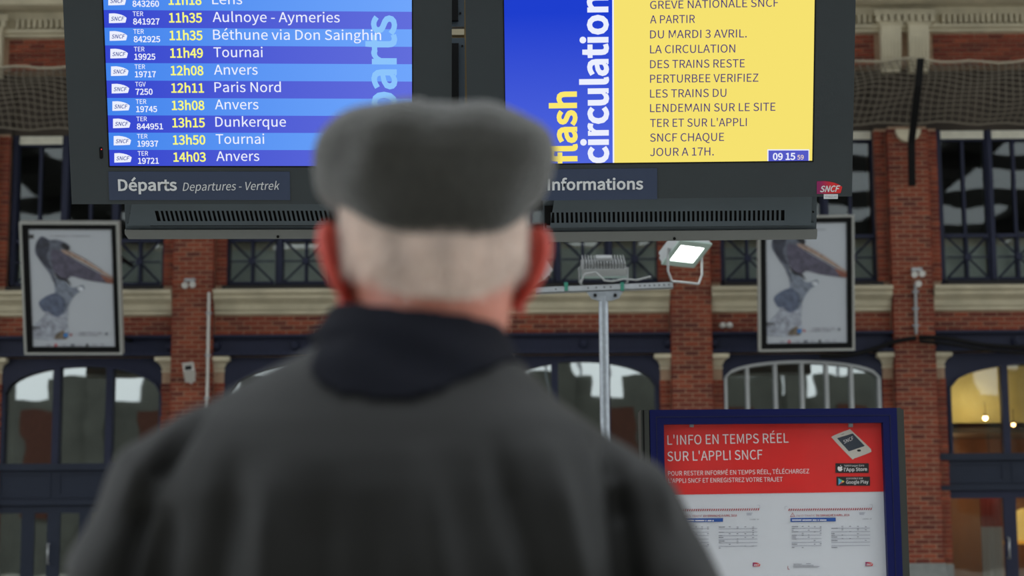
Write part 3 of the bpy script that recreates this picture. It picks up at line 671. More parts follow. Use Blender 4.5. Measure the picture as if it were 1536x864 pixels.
tp = MB(); tp.prism([(-.115, zt+.0), (.135, zt+.006), (.10, zt-.05), (.05, zt-.066), (-.03, zt-.066), (-.08, zt-.05)], -.028, -.02); tp.build('gusset_plate', STEEL, mast)
for s in (-.055, .075): MB().tube([(s, -.04, zt-.03), (s, -.02, zt-.03)], .012, 8).build('bolt', BLACKM, mast)
for px in (849, 933):
    q = at(px, 433, YM); MB().box(q.x-X0-.012, q.x-X0+.012, -.04, .034, q.z-.018, q.z+.036).build('clamp', mat('green_clamp', (40, 120, 100), .5), mast)
FLM = mat('floodlight_cast', (158, 160, 160), .45, metal=.4)
LED = emis('floodlight_led', (250, 255, 250), 9)
def flood(label, pos, rz, tilt, w=.29, h=.24, lit=False, drop=-.135):
    """pos: pivot. local: lens on -y side; tilt turns the lens down"""
    t = thing('floodlight', label, 'floodlight', loc=pos, group='floodlights on the pole'); t.rotation_euler = (0, 0, rz)
    R = Matrix.Rotation(tilt, 4, 'X')
    b = MB().box(-w/2, w/2, -.03, .02, -h/2, h/2, M=R); b.build('housing', FLM, t)
    f = MB()
    for i in range(15): x = -w/2+.01+i*(w-.02)/14; f.box(x-.003, x+.003, .02, .055, -h/2+.01, h/2-.01, M=R)
    f.build('cooling_fins', FLM, t, kind='stuff')
    l = MB(); hole_frame(l, (-w/2-.004, w/2+.004, -h/2-.004, h/2+.004), (-w/2+.035, w/2-.035, -h/2+.04, h/2-.04), -.04, -.028); l2 = MB(); l2.v = [tuple(R @ Vector(v)) for v in l.v]; l2.f = l.f; l2.mi = l.mi; l2.sm = l.sm
    l2.build('bezel', mat('bezel_green_grey', (150, 168, 160), .4), t)
    MB().box(-w/2+.035, w/2-.035, -.034, -.03, -h/2+.04, h/2-.04, M=R).build('lens', LED if lit else mat('dead_lens', (120, 124, 120), .3), t)
    g = MB().box(-.05, .05, .055, .075, -.04, .03, M=R); g.build('driver_box', GREYP, t)
    y = MB()
    for s in (-1, 1): y.tube([(s*(w/2+.012), 0, 0), (s*(w/2+.012), 0, drop*.7), (s*(w/2-.02), 0, drop)], .008, 6)
    y.tube([(-w/2+.02, 0, drop), (w/2-.02, 0, drop)], .008, 6); y.build('yoke', GREYP, t)
    return t
pm_ = at(905, 401, YM+.1)
flood('unlit floodlight with cooling fins above the middle of the crossbar, seen from behind', pm_, math.radians(180), math.radians(66))
pr = at(1024, 388, YM+.05)
flood('glowing white floodlight at the crossbar end nearest the poster, face tilted down', at(1027, 375, YM+.0), math.radians(36), math.radians(54), w=.27, h=.22, lit=True, drop=-.215)
flood('unlit floodlight at the crossbar end, mostly behind the old man ear', at(797, 396, YM+.05), math.radians(-75), math.radians(35))
Q = [bar(.33)+Vector((0, .0, .036)), bar(.36)+Vector((0, 0, .09)), bar(.44)+Vector((0, 0, .1)), bar(.5)+Vector((0, -.02, .04)), bar(.56)+Vector((0, 0, .036)), bar(.64)+Vector((0, .02, .05)), bar(.74)+Vector((0, .02, .04)), bar(.84)+Vector((0, .02, .06))]
o = MB().tube([q+Vector((X0, YM-.045, 0)) for q in Q], .007, 6).build('lamp_cable', GREYP); tag(o, 'thin grey cable looped along the top of the drilled crossbar', 'cable')
# ================================================================== DISPLAYS
FL = Frame(163, 250.5, 5.87, 20.5, 3.6, .35)
FR = Frame(758, 247, 5.89, 17.5, -.9, .1)
WH = emis('pixel_white', (236, 240, 255)); YEL = emis('pixel_yellow', (250, 250, 120)); INK = emis('pixel_violet', (70, 55, 120)); LOGOB = emis('pixel_logo_blue', (44, 70, 150))
LITE = emis('pixel_pale_blue', (140, 196, 252))
LAB = mat('label_navy', (46, 58, 84), .5); LW = mat('label_white', (214, 216, 218), .6)
def cabinet(fr, t, px0, px1, pybot, ins, ztop):
    """front fascia with an opening, side lips; ins=(u0,u1,v0,v1) of the screen"""
    x0, x1, z0 = px0, px1, pybot
    f = MB(); hole_frame(f, (x0, x1, z0, ztop), ins, -.004, .035); f.build('fascia', PANEL, t)
    g = MB(); hole_frame(g, (x0+.02, x1-.02, z0+.02, ztop-.02), (x0+.06, x1-.06, z0+.06, ztop-.06), .035, .16); g.box(x0+.03, x1-.03, .15, .16, z0+.03, ztop-.03); g.build('casing', PANEL2, t)
    i = MB(); hole_frame(i, ins, (ins[0]+.004, ins[1]-.004, ins[2]+.004, ins[3]-.004), -.005, .02); i.build('inner_lip', BLACKM, t)
def logo_pts(fr, x0, y0, x1, y1):
    w, h = x1-x0, y1-y0
    base = [(0, 0), (.3, -.02), (.5, .03), (.7, .12), (.87, .26), (1, .44), (.97, .7), (.93, .94), (.6, .97), (.3, .99), (0, 1)]
    return [(x0+w*u, y0+h*v) for u, v in base]
dep = thing('departure_display', 'blue departures screen in a dark case listing trains in white and yellow, headed Départs', 'display', FL.M)
u0, _ = FL.px(163, 250.5); u1 = FL.px(620, 249)[0]
S = .573; rowh = S/22*2.02
o0 = FL.px(108, 306); o1 = FL.px(677, 303)
cabinet(FL, dep, o0[0], o1[0], o0[1], (u0, u1, 0, rowh*11.0), rowh*11+.13)
BG = [emis_grad('row_blue_light', (66, 132, 236), (112, 166, 252), 'X', u0, u1), emis_grad('row_blue_deep', (52, 70, 206), (98, 110, 220), 'X', u0, u1)]
rowh = (FL.px(163, 15)[1]-FL.px(163, 250.5)[1])/9
ROWS = [('14h03', 'TER', '19721', 'Anvers', 64.5), ('13h50', 'TER', '19937', 'Tournai', 72.5), ('13h15', 'TER', '844951', 'Dunkerque', 105.5), ('13h08', 'TER', '19745', 'Anvers', 65), ('12h11', 'TGV', '7250', 'Paris Nord', 99), ('12h08', 'TER', '19717', 'Anvers', 65), ('11h49', 'TER', '19925', 'Tournai', 73), ('11h35', 'TER', '842925', 'Béthune via Don Sainghin', 249.5), ('11h35', 'TER', '841927', 'Aulnoye - Aymeries', 188.5), ('11h18', 'TER', '843260', 'Lens', 44.5)]
# columns measured on the lowest row, carried up the tilted panel in the panel's own units
class Local:
    """unit box of the lowest row: photo pixels there -> panel, shifted up by i rows"""
    def __init__(s, fr, dv): s.fr, s.dv = fr, dv
    def px(s, x, y): a, b = s.fr.px(x, y); return (a, b+s.dv)
for i in range(11):
    d = ROWS[i] if i < len(ROWS) else None
    L = Local(FL, rowh*i)
    r = MB().box(u0+.004, u1-.004, .0, .01, rowh*i, rowh*(i+1)).build('row_band', BG[(i+1) % 2], dep)
    if not d: continue
    shape(L, logo_pts(L, 171.6, 229.8, 197.6, 243.8), WH, r, 'printed_logo', .001)
    write(L, 'SNCF', (174.5, 240.2), (194.8, 240), 5.6, LOGOB, r, 'logo_lettering', bold=.01, shear=.25, lift=.002)
    write(L, d[1], (206.8, 233.3), (222.4, 233.2), 6.6, WH, r, 'train_kind_text', bold=.006)
    n = len(d[2]); write(L, d[2], (207.3, 245.4), (207.3+{4: 25.4, 5: 31.2, 6: 39.2}[n], 245.2), 8.4, WH, r, 'train_number_text', bold=.016)
    write(L, d[0], (260.4, 242.2), (309.0, 242.0), 13.2, YEL, r, 'time_text', bold=.016)
    write(L, d[3], (324.7, 241.2), (324.7+d[4]*(1-.0008*i), 241.0), 14.3, WH, r, 'destination_text', lift=.003, bold=.002)
write(FL, 'Départs', (594, 247), (593, 23), 45, LITE, dep, 'vertical_title', bold=.02, lift=.0015)
p = FL.px(163, 257); q = FL.px(435.5, 299.5)
MB().box(p[0], q[0], -.007, -.004, q[1], p[1]).build('title_plate', LAB, dep)
write(FL, 'Départs', (178, 285.2), (266, 284.8), 16.3, LW, dep, 'title_text', bold=.02, lift=.009)
write(FL, 'Departures - Vertrek', (274.5, 285.6), (420, 283.8), 12.2, LW, dep, 'subtitle_text', shear=.22, lift=.009)
s_ = FL.px(152, 229)
sl = MB(); sl.prism([(s_[0]+.006*math.cos(a), s_[1]+(.014 if math.sin(a) > 0 else -.014)+.006*math.sin(a)) for a in [2*math.pi*i/16 for i in range(16)]], -.006, -.003); sl.build('sensor_window', BLACKM, dep)
MB().ball((s_[0]+.002, -.006, s_[1]+.012), .002, 8, 4).build('status_light', mat('red_led', (200, 40, 40), .4, emit=(230, 60, 60), estr=.8), dep)

inf = thing('information_display', 'blue and yellow screen in a dark case with the strike notice, headed Informations', 'display', FR.M)
a0 = FR.px(757.5, 247.5); a1 = FR.px(1220, 243); zb = (a0[1]+a1[1])/2; sp = FR.px(920, 245)[0]
o0 = FR.px(703, 300.5); o1 = FR.px(1277.5, 298); top = zb+.60
cabinet(FR, inf, o0[0], o1[0], o0[1], (a0[0], a1[0], zb, top), top+.13)
def egrad2(): return emis_grad('info_blue', (82, 104, 222), (30, 62, 206), 'Z', zb, zb+.5)
MB().box(a0[0]+.004, sp, 0, .01, zb+.002, top).build('blue_field', egrad2(), inf)
MB().box(sp, a1[0]-.004, 0, .01, zb+.002, top).build('yellow_field', emis('info_yellow', (246, 226, 112)), inf)
MB().box(sp-.002, sp+.003, -.001, 0, zb+.002, top).build('white_rule', WH, inf)
write(FR, 'flash', (864.5, 245.5), (863.5, 137), 35.5, emis('pixel_butter', (252, 232, 110)), inf, 'vertical_text', bold=.026)
write(FR, 'circulation', (911.5, 245), (910.5, -8), 37, WH, inf, 'vertical_text', bold=.026)
for s, a, b_, x1, c in (('GREVE NATIONALE SNCF', 13.4, 9.8, 1167.5, 11.8), ('A PARTIR', 35.2, 34.3, 1042.4, 12), ('DU MARDI 3 AVRIL.', 57.6, 56, 1120, 12), ('LA CIRCULATION', 80, 78.6, 1102.7, 12), ('DES TRAINS RESTE', 102.3, 100.8, 1117, 12), ('PERTURBEE VERIFIEZ', 124.2, 122.4, 1137.4, 12), ('LES TRAINS DU', 146.4, 145.1, 1089.5, 12), ('LENDEMAIN SUR LE SITE', 168.2, 166, 1163, 12), ('TER ET SUR L\'APPLI', 190.5, 189, 1120, 12), ('SNCF CHAQUE', 212.4, 211.2, 1086, 12), ('JOUR A 17H.', 234, 233, 1070.6, 12)):
    write(FR, s, (975, a), (x1, b_), c, INK, inf, 'notice_text', bold=.002)
rect(FR, 1151, 224, 1214, 243.6, WH, inf, 'clock_border', lift=.001)
ck = rect(FR, 1152.6, 225.6, 1212.6, 243.4, emis('clock_blue', (84, 90, 196)), inf, 'clock_box', lift=.002)
write(FR, '09 15', (1159, 239.6), (1192.6, 239.3), 9.8, WH, ck, 'clock_text', bold=.02, lift=.004)
write(FR, '59', (1195.6, 239.1), (1205.2, 238.9), 6.6, emis('pixel_cream', (250, 224, 190)), ck, 'seconds_text', bold=.008, lift=.004)
p = FR.px(812, 256); q = FR.px(985.5, 298.6); p2 = FR.px(985.5, 252)
MB().box(p[0], q[0], -.007, -.004, q[1], p2[1]).build('title_plate', LAB, inf)
write(FR, 'Informations', (821.5, 284.6), (964.5, 283.2), 16, LW, inf, 'title_text', bold=.02, lift=.009)
def carmillon(fr, x0, y0, x1, y1, parent, lift=.006, n=1):
    MG = MATS.get('logo_magenta_red') or None
    if not MG:
        MG = bpy.data.materials.new('logo_magenta_red'); MG.use_nodes = True; nn = MG.node_tree; b = nn.nodes['Principled BSDF']
        t = nn.nodes.new('ShaderNodeTexCoord'); s = nn.nodes.new('ShaderNodeSeparateXYZ'); c = nn.nodes.new('ShaderNodeValToRGB'); nn.links.new(t.outputs['Generated'], s.inputs[0]); nn.links.new(s.outputs['X'], c.inputs[0]); nn.links.new(c.outputs[0], b.inputs['Base Color'])
        c.color_ramp.elements[0].color = (*lin((140, 20, 90)), 1); c.color_ramp.elements[1].color = (*lin((214, 36, 40)), 1); c.color_ramp.elements[0].position = .1; c.color_ramp.elements[1].position = .6; MATS['logo_magenta_red'] = MG
    g = shape(fr, logo_pts(fr, x0, y0, x1, y1), MG, parent, 'logo_plate', lift)
    w, h = x1-x0, y1-y0
    write(fr, 'SNCF', (x0+w*.12, y0+h*.84), (x0+w*.92, y0+h*.80), h*.46, LW, g, 'logo_lettering', bold=.02, shear=.3, lift=lift+.0015)
carmillon(FR, 1224.8, 271.6, 1262.9, 290.6, inf)
tg = rect(FR, 1235.2, 291, 1256.4, 298, LW, inf, 'white_tag', lift=.006)
write(FR, 'VOYAGEURS', (1236.5, 296.4), (1255, 296.3), 3.2, mat('tag_grey', (120, 120, 130), .6), tg, 'tag_text', lift=.0075)

# rear housings with the slotted chins
def chin(fr, t, x0, x1, yt, ym, yb, slots, endflip):
    """sloping slotted cover below the fascia, then a dark return and a pale bottom lip"""
    a = fr.px(x0, 303); b_ = fr.px(x1, 300); zt = fr.px((x0+x1)/2, yt)[1]
    def atd(x, y, d):   # point on the plane lying d behind the fascia plane
        D = ray(x, y); o = fr.o - fr.n*d; p = CP + D*((o-CP).dot(fr.n)/D.dot(fr.n)); q = fr.M.inverted() @ p; return q
    d0, d1 = .06, .10
    tl, tr = atd(x0, yt, d0), atd(x1, yt, d0); ml, mr_ = atd(x0+1, ym, d1), atd(x1-.5, ym, d1); bl, br = atd(x0+3, yb, d1-.01), atd(x1, yb-1, d1-.01)
    zl = (ml.z+mr_.z)/2; zb_ = (bl.z+br.z)/2; xL, xR = tl.x, tr.x
    body = MB()
    body.box(xL, xR, d1+.0, .42, zl, zt+.5)
    body.build('rear_box', PANEL2, t)
    k = 22/457  # inset of the raised cover
    c = MB(); cl, cr = atd(x0+20, yt, d0-.01).x, atd(x1-10, yt, d0-.01).x; cl2, cr2 = atd(x0+10, ym-8, d1).x, atd(x1-13, ym-8, d1).x
    zc0 = atd((x0+x1)/2, ym-8, d1-.02).z; ztop = zt+.05
    # slot geometry: bars between two strips so that the holes are real openings
    s0, s1, sy0, sy1, n, lean = slots
    zA = atd((x0+x1)/2, sy1, d0+.02).z; zB = atd((x0+x1)/2, sy0, d0+.02).z
    def yz(z): f = (ztop-z)/(ztop-zc0); return (d0-.01)+(d1-.025-d0+.01)*f
    def strip(xa0, xb0, za, xa1, xb1, zb2, mb=c):
        mb.add([(xa0, yz(za), za), (xb0, yz(za), za), (xb1, yz(zb2), zb2), (xa1, yz(zb2), zb2), (xa0, yz(za)+.004, za), (xb0, yz(za)+.004, za), (xb1, yz(zb2)+.004, zb2), (xa1, yz(zb2)+.004, zb2)], [(0, 1, 2, 3), (7, 6, 5, 4), (0, 3, 7, 4), (1, 5, 6, 2), (0, 4, 5, 1), (3, 2, 6, 7)])
    e0, e1 = atd(s0, (sy0+sy1)/2, d0+.02).x, atd(s1, (sy0+sy1)/2, d0+.02).x
    def xe(z, side): f = (ztop-z)/(ztop-zc0); return (cl+(cl2-cl)*f) if side == 0 else (cr+(cr2-cr)*f)
    strip(xe(ztop, 0), xe(ztop, 1), ztop, xe(zB, 0), xe(zB, 1), zB)
    strip(xe(zA, 0), xe(zA, 1), zA, xe(zc0, 0), xe(zc0, 1), zc0)
    strip(xe(zB, 0), e0, zB, xe(zA, 0), e0+lean, zA); strip(e1, xe(zB, 1), zB, e1+lean, xe(zA, 1), zA)
    c.build('vent_cover', PANEL2, t)
    bars = MB(); pit = (e1-e0)/n
    for i in range(1, n): x = e0+pit*i; strip(x-pit*.24, x+pit*.24, zB, x-pit*.24+lean, x+pit*.24+lean, zA, bars)
    bars.build('vent_bars', PANEL2, t, kind='stuff')
    MB().box(e0-.02, e1+.02, d1-.012, d1-.008, zA-.02, zB+.02).build('vent_backing', BLACKM, t)
    r = MB().box(xL+.01, xR-.01, d0+.015, d1+.002, zc0-.006, zc0+.002); r.build('fold', PANEL2, t)
    l = MB(); l.prism([(xL+.012, zb_), (xR-.002, zb_), (xR+.0, zb_+.012), (xR, zl), (xL, zl), (xL, zb_+.018)], d1-.02, .42)
    l.build('bottom_lip', mat('satin_grey_edge', (112, 114, 112), .5, metal=.3), t)
    for x in (xL+.02, xR-.012): MB().tube([(x, d1-.004, (zt+zl)/2), (x, d1+.004, (zt+zl)/2)], .0035, 8).build('screw', BLACKM, t)
    for x in ((xL+xR)/2-.02,): MB().tube([(x, d1-.024, zb_+.008), (x, d1-.018, zb_+.008)], .005, 8).build('drain_hole', BLACKM, t)
    hp = MB()
    for x in (xL+.15, xR-.15):
        I = fr.M.inverted(); w = fr.M @ Vector((x, .3, zt+.5)); hp.tube([I @ w, I @ Vector((w.x, w.y, 12.6))], .03, 10)
    hp.build('hanger', STEEL, t)
    return t
chin(FL, dep, 184, 662, 304, 343, 358, (233, 505, 315, 331, 39, .007), 0)
chin(FR, inf, 815, 1228, 300, 345, 361, (826, 1176, 316, 332, 50, .001), 1)
# back-to-back unit seen through the slit between the screens
t = thing('rear_display', 'grey screw-fixed cases of the reverse-facing screens, seen through the slit between the two displays', 'display', Frame(690, 200, 6.55, 6, 1).M)
FB = Frame(690, 200, 6.55, 6, 1)
def lb(x0, y0, x1, y1, d0, d1, nm, m_): a = FB.px(x0, y1); c = FB.px(x1, y0); MB().box(a[0], c[0], d0, d1, a[1], c[1]).build(nm, m_, t)
lb(640, 57, 697, 330, .0, .05, 'lower_case', PANEL2); lb(677, 66, 688, 330, -.02, 0, 'recess_panel', BLACKM)
lb(640, -90, 696, 40, .0, .05, 'upper_case', PANEL2); lb(675, -90, 687, 32, -.02, 0, 'recess_panel', BLACKM)
lb(640, 48, 702, 52, .06, .12, 'mounting_rail', mat('bronze_rail', (130, 110, 74), .5, metal=.4)); lb(697, -90, 701, 330, .03, .1, 'edge_post', mat('bronze_rail', (130, 110, 74)))
for x, y in ((690.5, 20), (693.5, 69)): a = FB.px(x, y); MB().tube([(a[0], -.004, a[1]), (a[0], 0, a[1])], .004, 8).build('screw', BLACKM, t)
I = FB.M.inverted(); a = FB.px(668, -90); w = FB.M @ Vector((a[0], .1, a[1])); MB().tube([I @ w, I @ Vector((w.x, w.y, 12.6))], .03, 10).build('hanger', STEEL, t)

# ================================================================== RED AND WHITE NOTICE BOARD
FN = Frame(995, 637, 7.0, 0, 0, .1)
bd = thing('notice_board', 'free-standing navy blue notice case holding the red and white train information poster', 'board', FN.M)
BL = mat('board_blue', (8, 16, 74), .5, spec=.2)
x0, z1 = FN.px(974, 615.5); x1 = FN.px(1343, 615)[0]; zb = .30-FN.o.z
i0 = FN.px(995, 637)[0]; i1 = FN.px(1322.5, 637)[0]; iz = FN.px(995, 637)[1]; izb = iz-1.20
f = MB(); hole_frame(f, (x0, x1, izb-.08, z1), (i0, i1, izb, iz), -.025, .05); f.build('door_frame', BL, bd)
g = MB(); hole_frame(g, (i0-.03, i1+.03, izb-.03, iz+.03), (i0-.027, i1+.027, izb-.027, iz+.027), -.027, -.024); g.build('frame_seam', mat('seam_dark', (8, 14, 56), .4), bd)
DG = mat('dark_bronze_edge', (62, 64, 60), .45, metal=.3)
MB().box(x0-.008, x1+.02, .05, .13, izb-.09, z1+.004).box(x0-.035, x0-.003, -.02, .13, izb-.09, z1).box(x1+.003, x1+.02, -.01, .13, izb-.09, z1+.002).box(x1+.022, x1+.032, .0, .13, izb-.09, z1-.003).build('cabinet_edge', DG, bd)
MB().box(x0-.028, x0-.022, -.024, -.02, izb-.09, z1).build('edge_groove', BLACKM, bd)
MB().box(x0+.05, x0+.12, .03, .1, -FN.o.z, izb-.08).box(x1-.12, x1-.05, .03, .1, -FN.o.z, izb-.08).build('post', DG, bd)
# printed sheet, pinned slightly crooked
RED = mat('poster_red', (222, 28, 26), .5, var=.05, scale=6); PW = mat('poster_white', (210, 212, 218), .6)
TW = mat('print_white', (232, 228, 228), .6); TR = mat('print_crimson', (170, 40, 50), .6); TG = mat('print_grey', (112, 112, 122), .6); TB = mat('print_blue', (22, 76, 158), .6); TL = mat('print_pale', (158, 160, 174), .6)
pap = MB().box(i0+.0, i1-.0, .012, .016, izb, iz).build('information_poster', PW, bd)
sh = Frame(995, 637, 7.0-.0, 0, 0, .1)
rl = FN.px(995, 742.3); rr = FN.px(1326, 737.2)
MB().add([(i0, .0105, rl[1]), (i1, .0105, rr[1]), (i1, .0105, iz), (i0, .0105, iz)], [(0, 1, 2, 3)]).build('red_field', RED, pap)
K = -.0092
def wr(s, p0, p1, cap, m_, **k): write(FN, s, p0, p1, cap, m_, pap, k.pop('name', 'poster_text'), lift=K, **k)
wr("L'INFO EN TEMPS RÉEL", (1001.6, 667), (1183.4, 663.8), 14.2, TW); wr("SUR L'APPLI SNCF", (1001.6, 691.6), (1144.3, 688.7), 14.2, TW)
wr("POUR RESTER INFORMÉ EN TEMPS RÉEL, TÉLÉCHARGEZ", (1002.3, 713.4), (1214.4, 709.8), 6.6, TW, bold=.002); wr("L'APPLI SNCF ET ENREGISTREZ VOTRE TRAJET", (1002.7, 724.4), (1174.5, 722), 6.6, TW, bold=.002)
def C4(x, y): return (1130+x/7.68, 630+y/7.68)
def sp_(pts, m_, nm='printed_shape', l=0, **k): return shape(FN, pts, m_, pap, nm, lift=K+l, **k)
sp_(curve_pts([C4(*q) for q in ((912, 192), (940, 172), (1100, 112), (1135, 120), (1345, 318), (1358, 345), (1352, 372), (1170, 440), (1130, 436), (918, 214))], 3), mat('print_warm_grey', (196, 190, 180), .6), 'printed_telephone', .0003)
sp_([C4(*q) for q in ((968, 208), (1150, 153), (1290, 298), (1105, 360))], mat('print_slate', (42, 52, 66), .5), 'printed_telephone_screen', .0006)
sp_([C4(1222+24*math.cos(a), 350+13*math.sin(a)) for a in [2*math.pi*i/14 for i in range(14)]], mat('print_black', (14, 14, 18), .5), 'printed_button', .0006)
sp_([C4(*q) for q in ((1015, 166), (1050, 154), (1053, 158), (1018, 170))], mat('print_slate', (42, 52, 66)), 'printed_slot', .0006)
write(FN, 'SNCF', C4(1052, 272), C4(1166, 222), 5.2, TW, pap, 'telephone_text', shear=.1, lift=K+.0009)
PB = mat('print_black', (14, 14, 18))
def rr_(x0, y0, x1, y1, r=8):
    P = []
    for cx, cy, a0 in ((x1-r, y0+r, -90), (x1-r, y1-r, 0), (x0+r, y1-r, 90), (x0+r, y0+r, 180)):
        for k in range(4): a = math.radians(a0+30*k); P.append(C4(cx+r*math.cos(a), cy+r*math.sin(a)))
    return P
sp_(rr_(950, 497, 1336, 609), PB, 'app_badge', .0003); sp_(rr_(962, 651, 1350, 757), PB, 'app_badge', .0003)
sp_(curve_pts([C4(*q) for q in ((1004, 540), (985, 534), (975, 552), (980, 574), (994, 590), (1004, 586), (1014, 590), (1028, 574), (1034, 566), (1024, 556), (1031, 540), (1018, 533))], 3), TW, 'apple_mark', .0006)
sp_([C4(*q) for q in ((1004, 531), (1006, 522), (1014, 516), (1012, 526))], TW, 'apple_leaf', .0006)
write(FN, 'Télécharger dans', C4(1050, 536), C4(1282, 532), 2.6, TW, pap, 'badge_text', lift=K+.0006); write(FN, "l'App Store", C4(1050, 590), C4(1316, 584), 5, TW, pap, 'badge_text', lift=K+.0006, bold=.012)
write(FN, 'DISPONIBLE SUR', C4(1076, 684), C4(1266, 680), 2.4, TW, pap, 'badge_text', lift=K+.0006); write(FN, 'Google Play', C4(1074, 734), C4(1332, 729), 4.8, TW, pap, 'badge_text', lift=K+.0006, bold=.008)
for P_, c in ((((985, 668), (1024, 708), (985, 748)), (70, 170, 210)), (((985, 668), (1036, 696), (1024, 708)), (90, 190, 120)), (((985, 748), (1024, 708), (1036, 720)), (214, 80, 80)), (((1036, 696), (1056, 708), (1036, 720), (1024, 708)), (236, 200, 80))):
    sp_([C4(*q) for q in P_], mat('print_%d_%d' % c[:2], c, .6), 'play_mark', .0006)
for cx in (1037.5, 1276): p = FN.px(cx, 637.5); MB().box(p[0]-.008, p[0]+.008, -.004, .012, p[1]-.008, p[1]+.006).build('clip', STEEL, bd)
def sheet(dx, dy, first):
    C = lambda x, y: (980+(x+dx)/4.267, 740+(y+dy)/4.267)
    st = MB(); n = 38
    for i in range(n):
        u = 866+i*14.2; v = 112-(u-866)*.0103
        P = [FN.px(*C(u, v)), FN.px(*C(u+6.5, v)), FN.px(*C(u+11.5, v-14)), FN.px(*C(u+5, v-14))]
        st.add([(a, -K, c) for a, c in P] if False else [(a, .0092, c) for a, c in P], [(0, 1, 2, 3)])
    st.build('hazard_stripe', TR, pap, kind='stuff')
    if not first:
        tr = MB(); q = [FN.px(*C(*p)) for p in ((878, 150), (909, 149), (893, 121))]; c = (sum(p[0] for p in q)/3, sum(p[1] for p in q)/3)
        for i in range(3):
            a, b_ = q[i], q[(i+1) % 3]; ia = (c[0]+(a[0]-c[0])*.72, c[1]+(a[1]-c[1])*.72); ib = (c[0]+(b_[0]-c[0])*.72, c[1]+(b_[1]-c[1])*.72)
            tr.add([(p[0], .0092, p[1]) for p in (a, b_, ib, ia)], [(0, 1, 2, 3)])
        tr.build('warning_triangle', TR, pap); wr('!', C(892, 147), C(895, 147), 3.6, TR)
    write(FN, 'INFO TRAFIC', C(918, 149), C(1038, 147.5), 2.9, mat('print_rose', (180, 120, 126), .6), pap, 'sheet_text', lift=K)
    write(FN, 'DU DIMANCHE 8 AVRIL 2018', C(1045, 147.5), C(1258, 145), 3.0, TR, pap, 'sheet_text', bold=.012, lift=K)
    sp_([C(880, 183), C(1170, 179), C(1170, 155), C(880, 158)], TB, 'blue_bar', .0003)
    def dashes(lst, m_, nm, l=.0006):
        d = MB()
        for (a, b_, w, h) in lst: P = [FN.px(*C(*p)) for p in ((a, b_), (a+w, b_-w*.01), (a+w, b_-h-w*.01), (a, b_-h))]; d.add([(x, -(K+l), z) for x, z in P], [(0, 1, 2, 3)])
        d.build(nm, m_, pap, kind='stuff')
    random.seed(3 if first else 5)
    L = []; u = 890
    while u < 1105: w = random.choice((26, 44, 60, 8)); L.append((u, 175, min(w, 1110-u), 7)); u += w+6
    dashes(L, TW, 'bar_words')
    L = []; P = []
    for c0, w in ((888, 190), (1142, 248)):
        for i in range(13 if True else 0):
            y = 215+i*11.2
            if i % 2 == 1: P.append((c0, y, w, 3.2))
            if random.random() < .65: L.append((c0, y, random.uniform(12, 44), 4))
            for k in range(4):
                if random.random() < .3 or i == 0: L.append((c0+65+k*50*w/248, y-random.choice((0, 2)), 11, 3.5))
    dashes(P, TL, 'table_rules', 0); dashes(L, TG, 'table_words')
    if dx == 0: dashes([(898, 455, 55, 3), (980, 452, 30, 3), (898, 463, 130, 2.5), (898, 470, 170, 2.5), (898, 477, 160, 2)], TG, 'footnote_words'); dashes([(862, 486, 3, 20), (862, 488, 12, 3)], TR, 'crop_mark')
    dashes([(843, 85, 18, 2), (843, 104, 2, 20), (1388, 73, 18, 2), (1404, 92, 2, 20)], TL, 'crop_mark'); dashes([(1320, 125, 38, 3), (1320, 131, 34, 3), (1322, 137, 30, 3)], TL, 'corner_words')
    write(FN, 'LIGNE 14', C(1342, 168), C(1400, 167), 1.8, TG, pap, 'sheet_text', lift=K)
    x0_, y0_ = C(1360, 440); x1_, y1_ = C(1409, 466)
    carmillon(FN, x0_, y0_, x1_, y1_, pap, lift=K+.0003)
sheet(0, 0, False); sheet(-722, 3, True)
# the case's clear door
gm = bpy.data.materials.new('acrylic_door'); gm.use_nodes = True; n = gm.node_tree; n.nodes.clear()
o = n.nodes.new('ShaderNodeOutputMaterial'); mx = n.nodes.new('ShaderNodeMixShader'); tt = n.nodes.new('ShaderNodeBsdfTransparent'); gg = n.nodes.new('ShaderNodeBsdfGlossy'); gg.inputs['Roughness'].default_value = .04; mx.inputs[0].default_value = .04
n.links.new(tt.outputs[0], mx.inputs[1]); n.links.new(gg.outputs[0], mx.inputs[2]); n.links.new(mx.outputs[0], o.inputs[0])
MB().box(i0, i1, -.012, -.009, izb, iz).build('clear_door', gm, bd)
# ================================================================== THE OLD MAN, seen from behind
YMAN = 1.62
def solid(name, mb, m_, parent, voxel=.006, smooth=6, disp=None, dec=None):
    me = mb.mesh(name, m_); o = bpy.data.objects.new(name, me); COL.objects.link(o)
    r = o.modifiers.new('r', 'REMESH'); r.mode = 'VOXEL'; r.voxel_size = voxel; r.use_smooth_shade = True
    s = o.modifiers.new('s', 'SMOOTH'); s.factor = .5; s.iterations = smooth
    dg = bpy.context.evaluated_depsgraph_get(); me2 = bpy.data.meshes.new_from_object(o.evaluated_get(dg)); bpy.data.objects.remove(o)
    me2.name = name
    if disp:
        n = len(me2.vertices); co = np.empty(n*3); no = np.empty(n*3); me2.vertices.foreach_get('co', co); me2.vertices.foreach_get('normal', no)
        co = co.reshape(-1, 3); no = no.reshape(-1, 3); co = co + no*disp(co, no)[:, None]; me2.vertices.foreach_set('co', co.ravel()); me2.update()
    me2.materials.clear(); me2.materials.append(m_)
    me2.polygons.foreach_set('use_smooth', [True]*len(me2.polygons))
    return link(name, me2, parent)
SKIN = mat('old_skin', (205, 132, 112), .5, var=.10, scale=22, bump=.2, bscale=90, sub=.15)
SKINR = mat('ruddy_ear_skin', (196, 78, 66), .5, var=.08, scale=30, sub=.25)
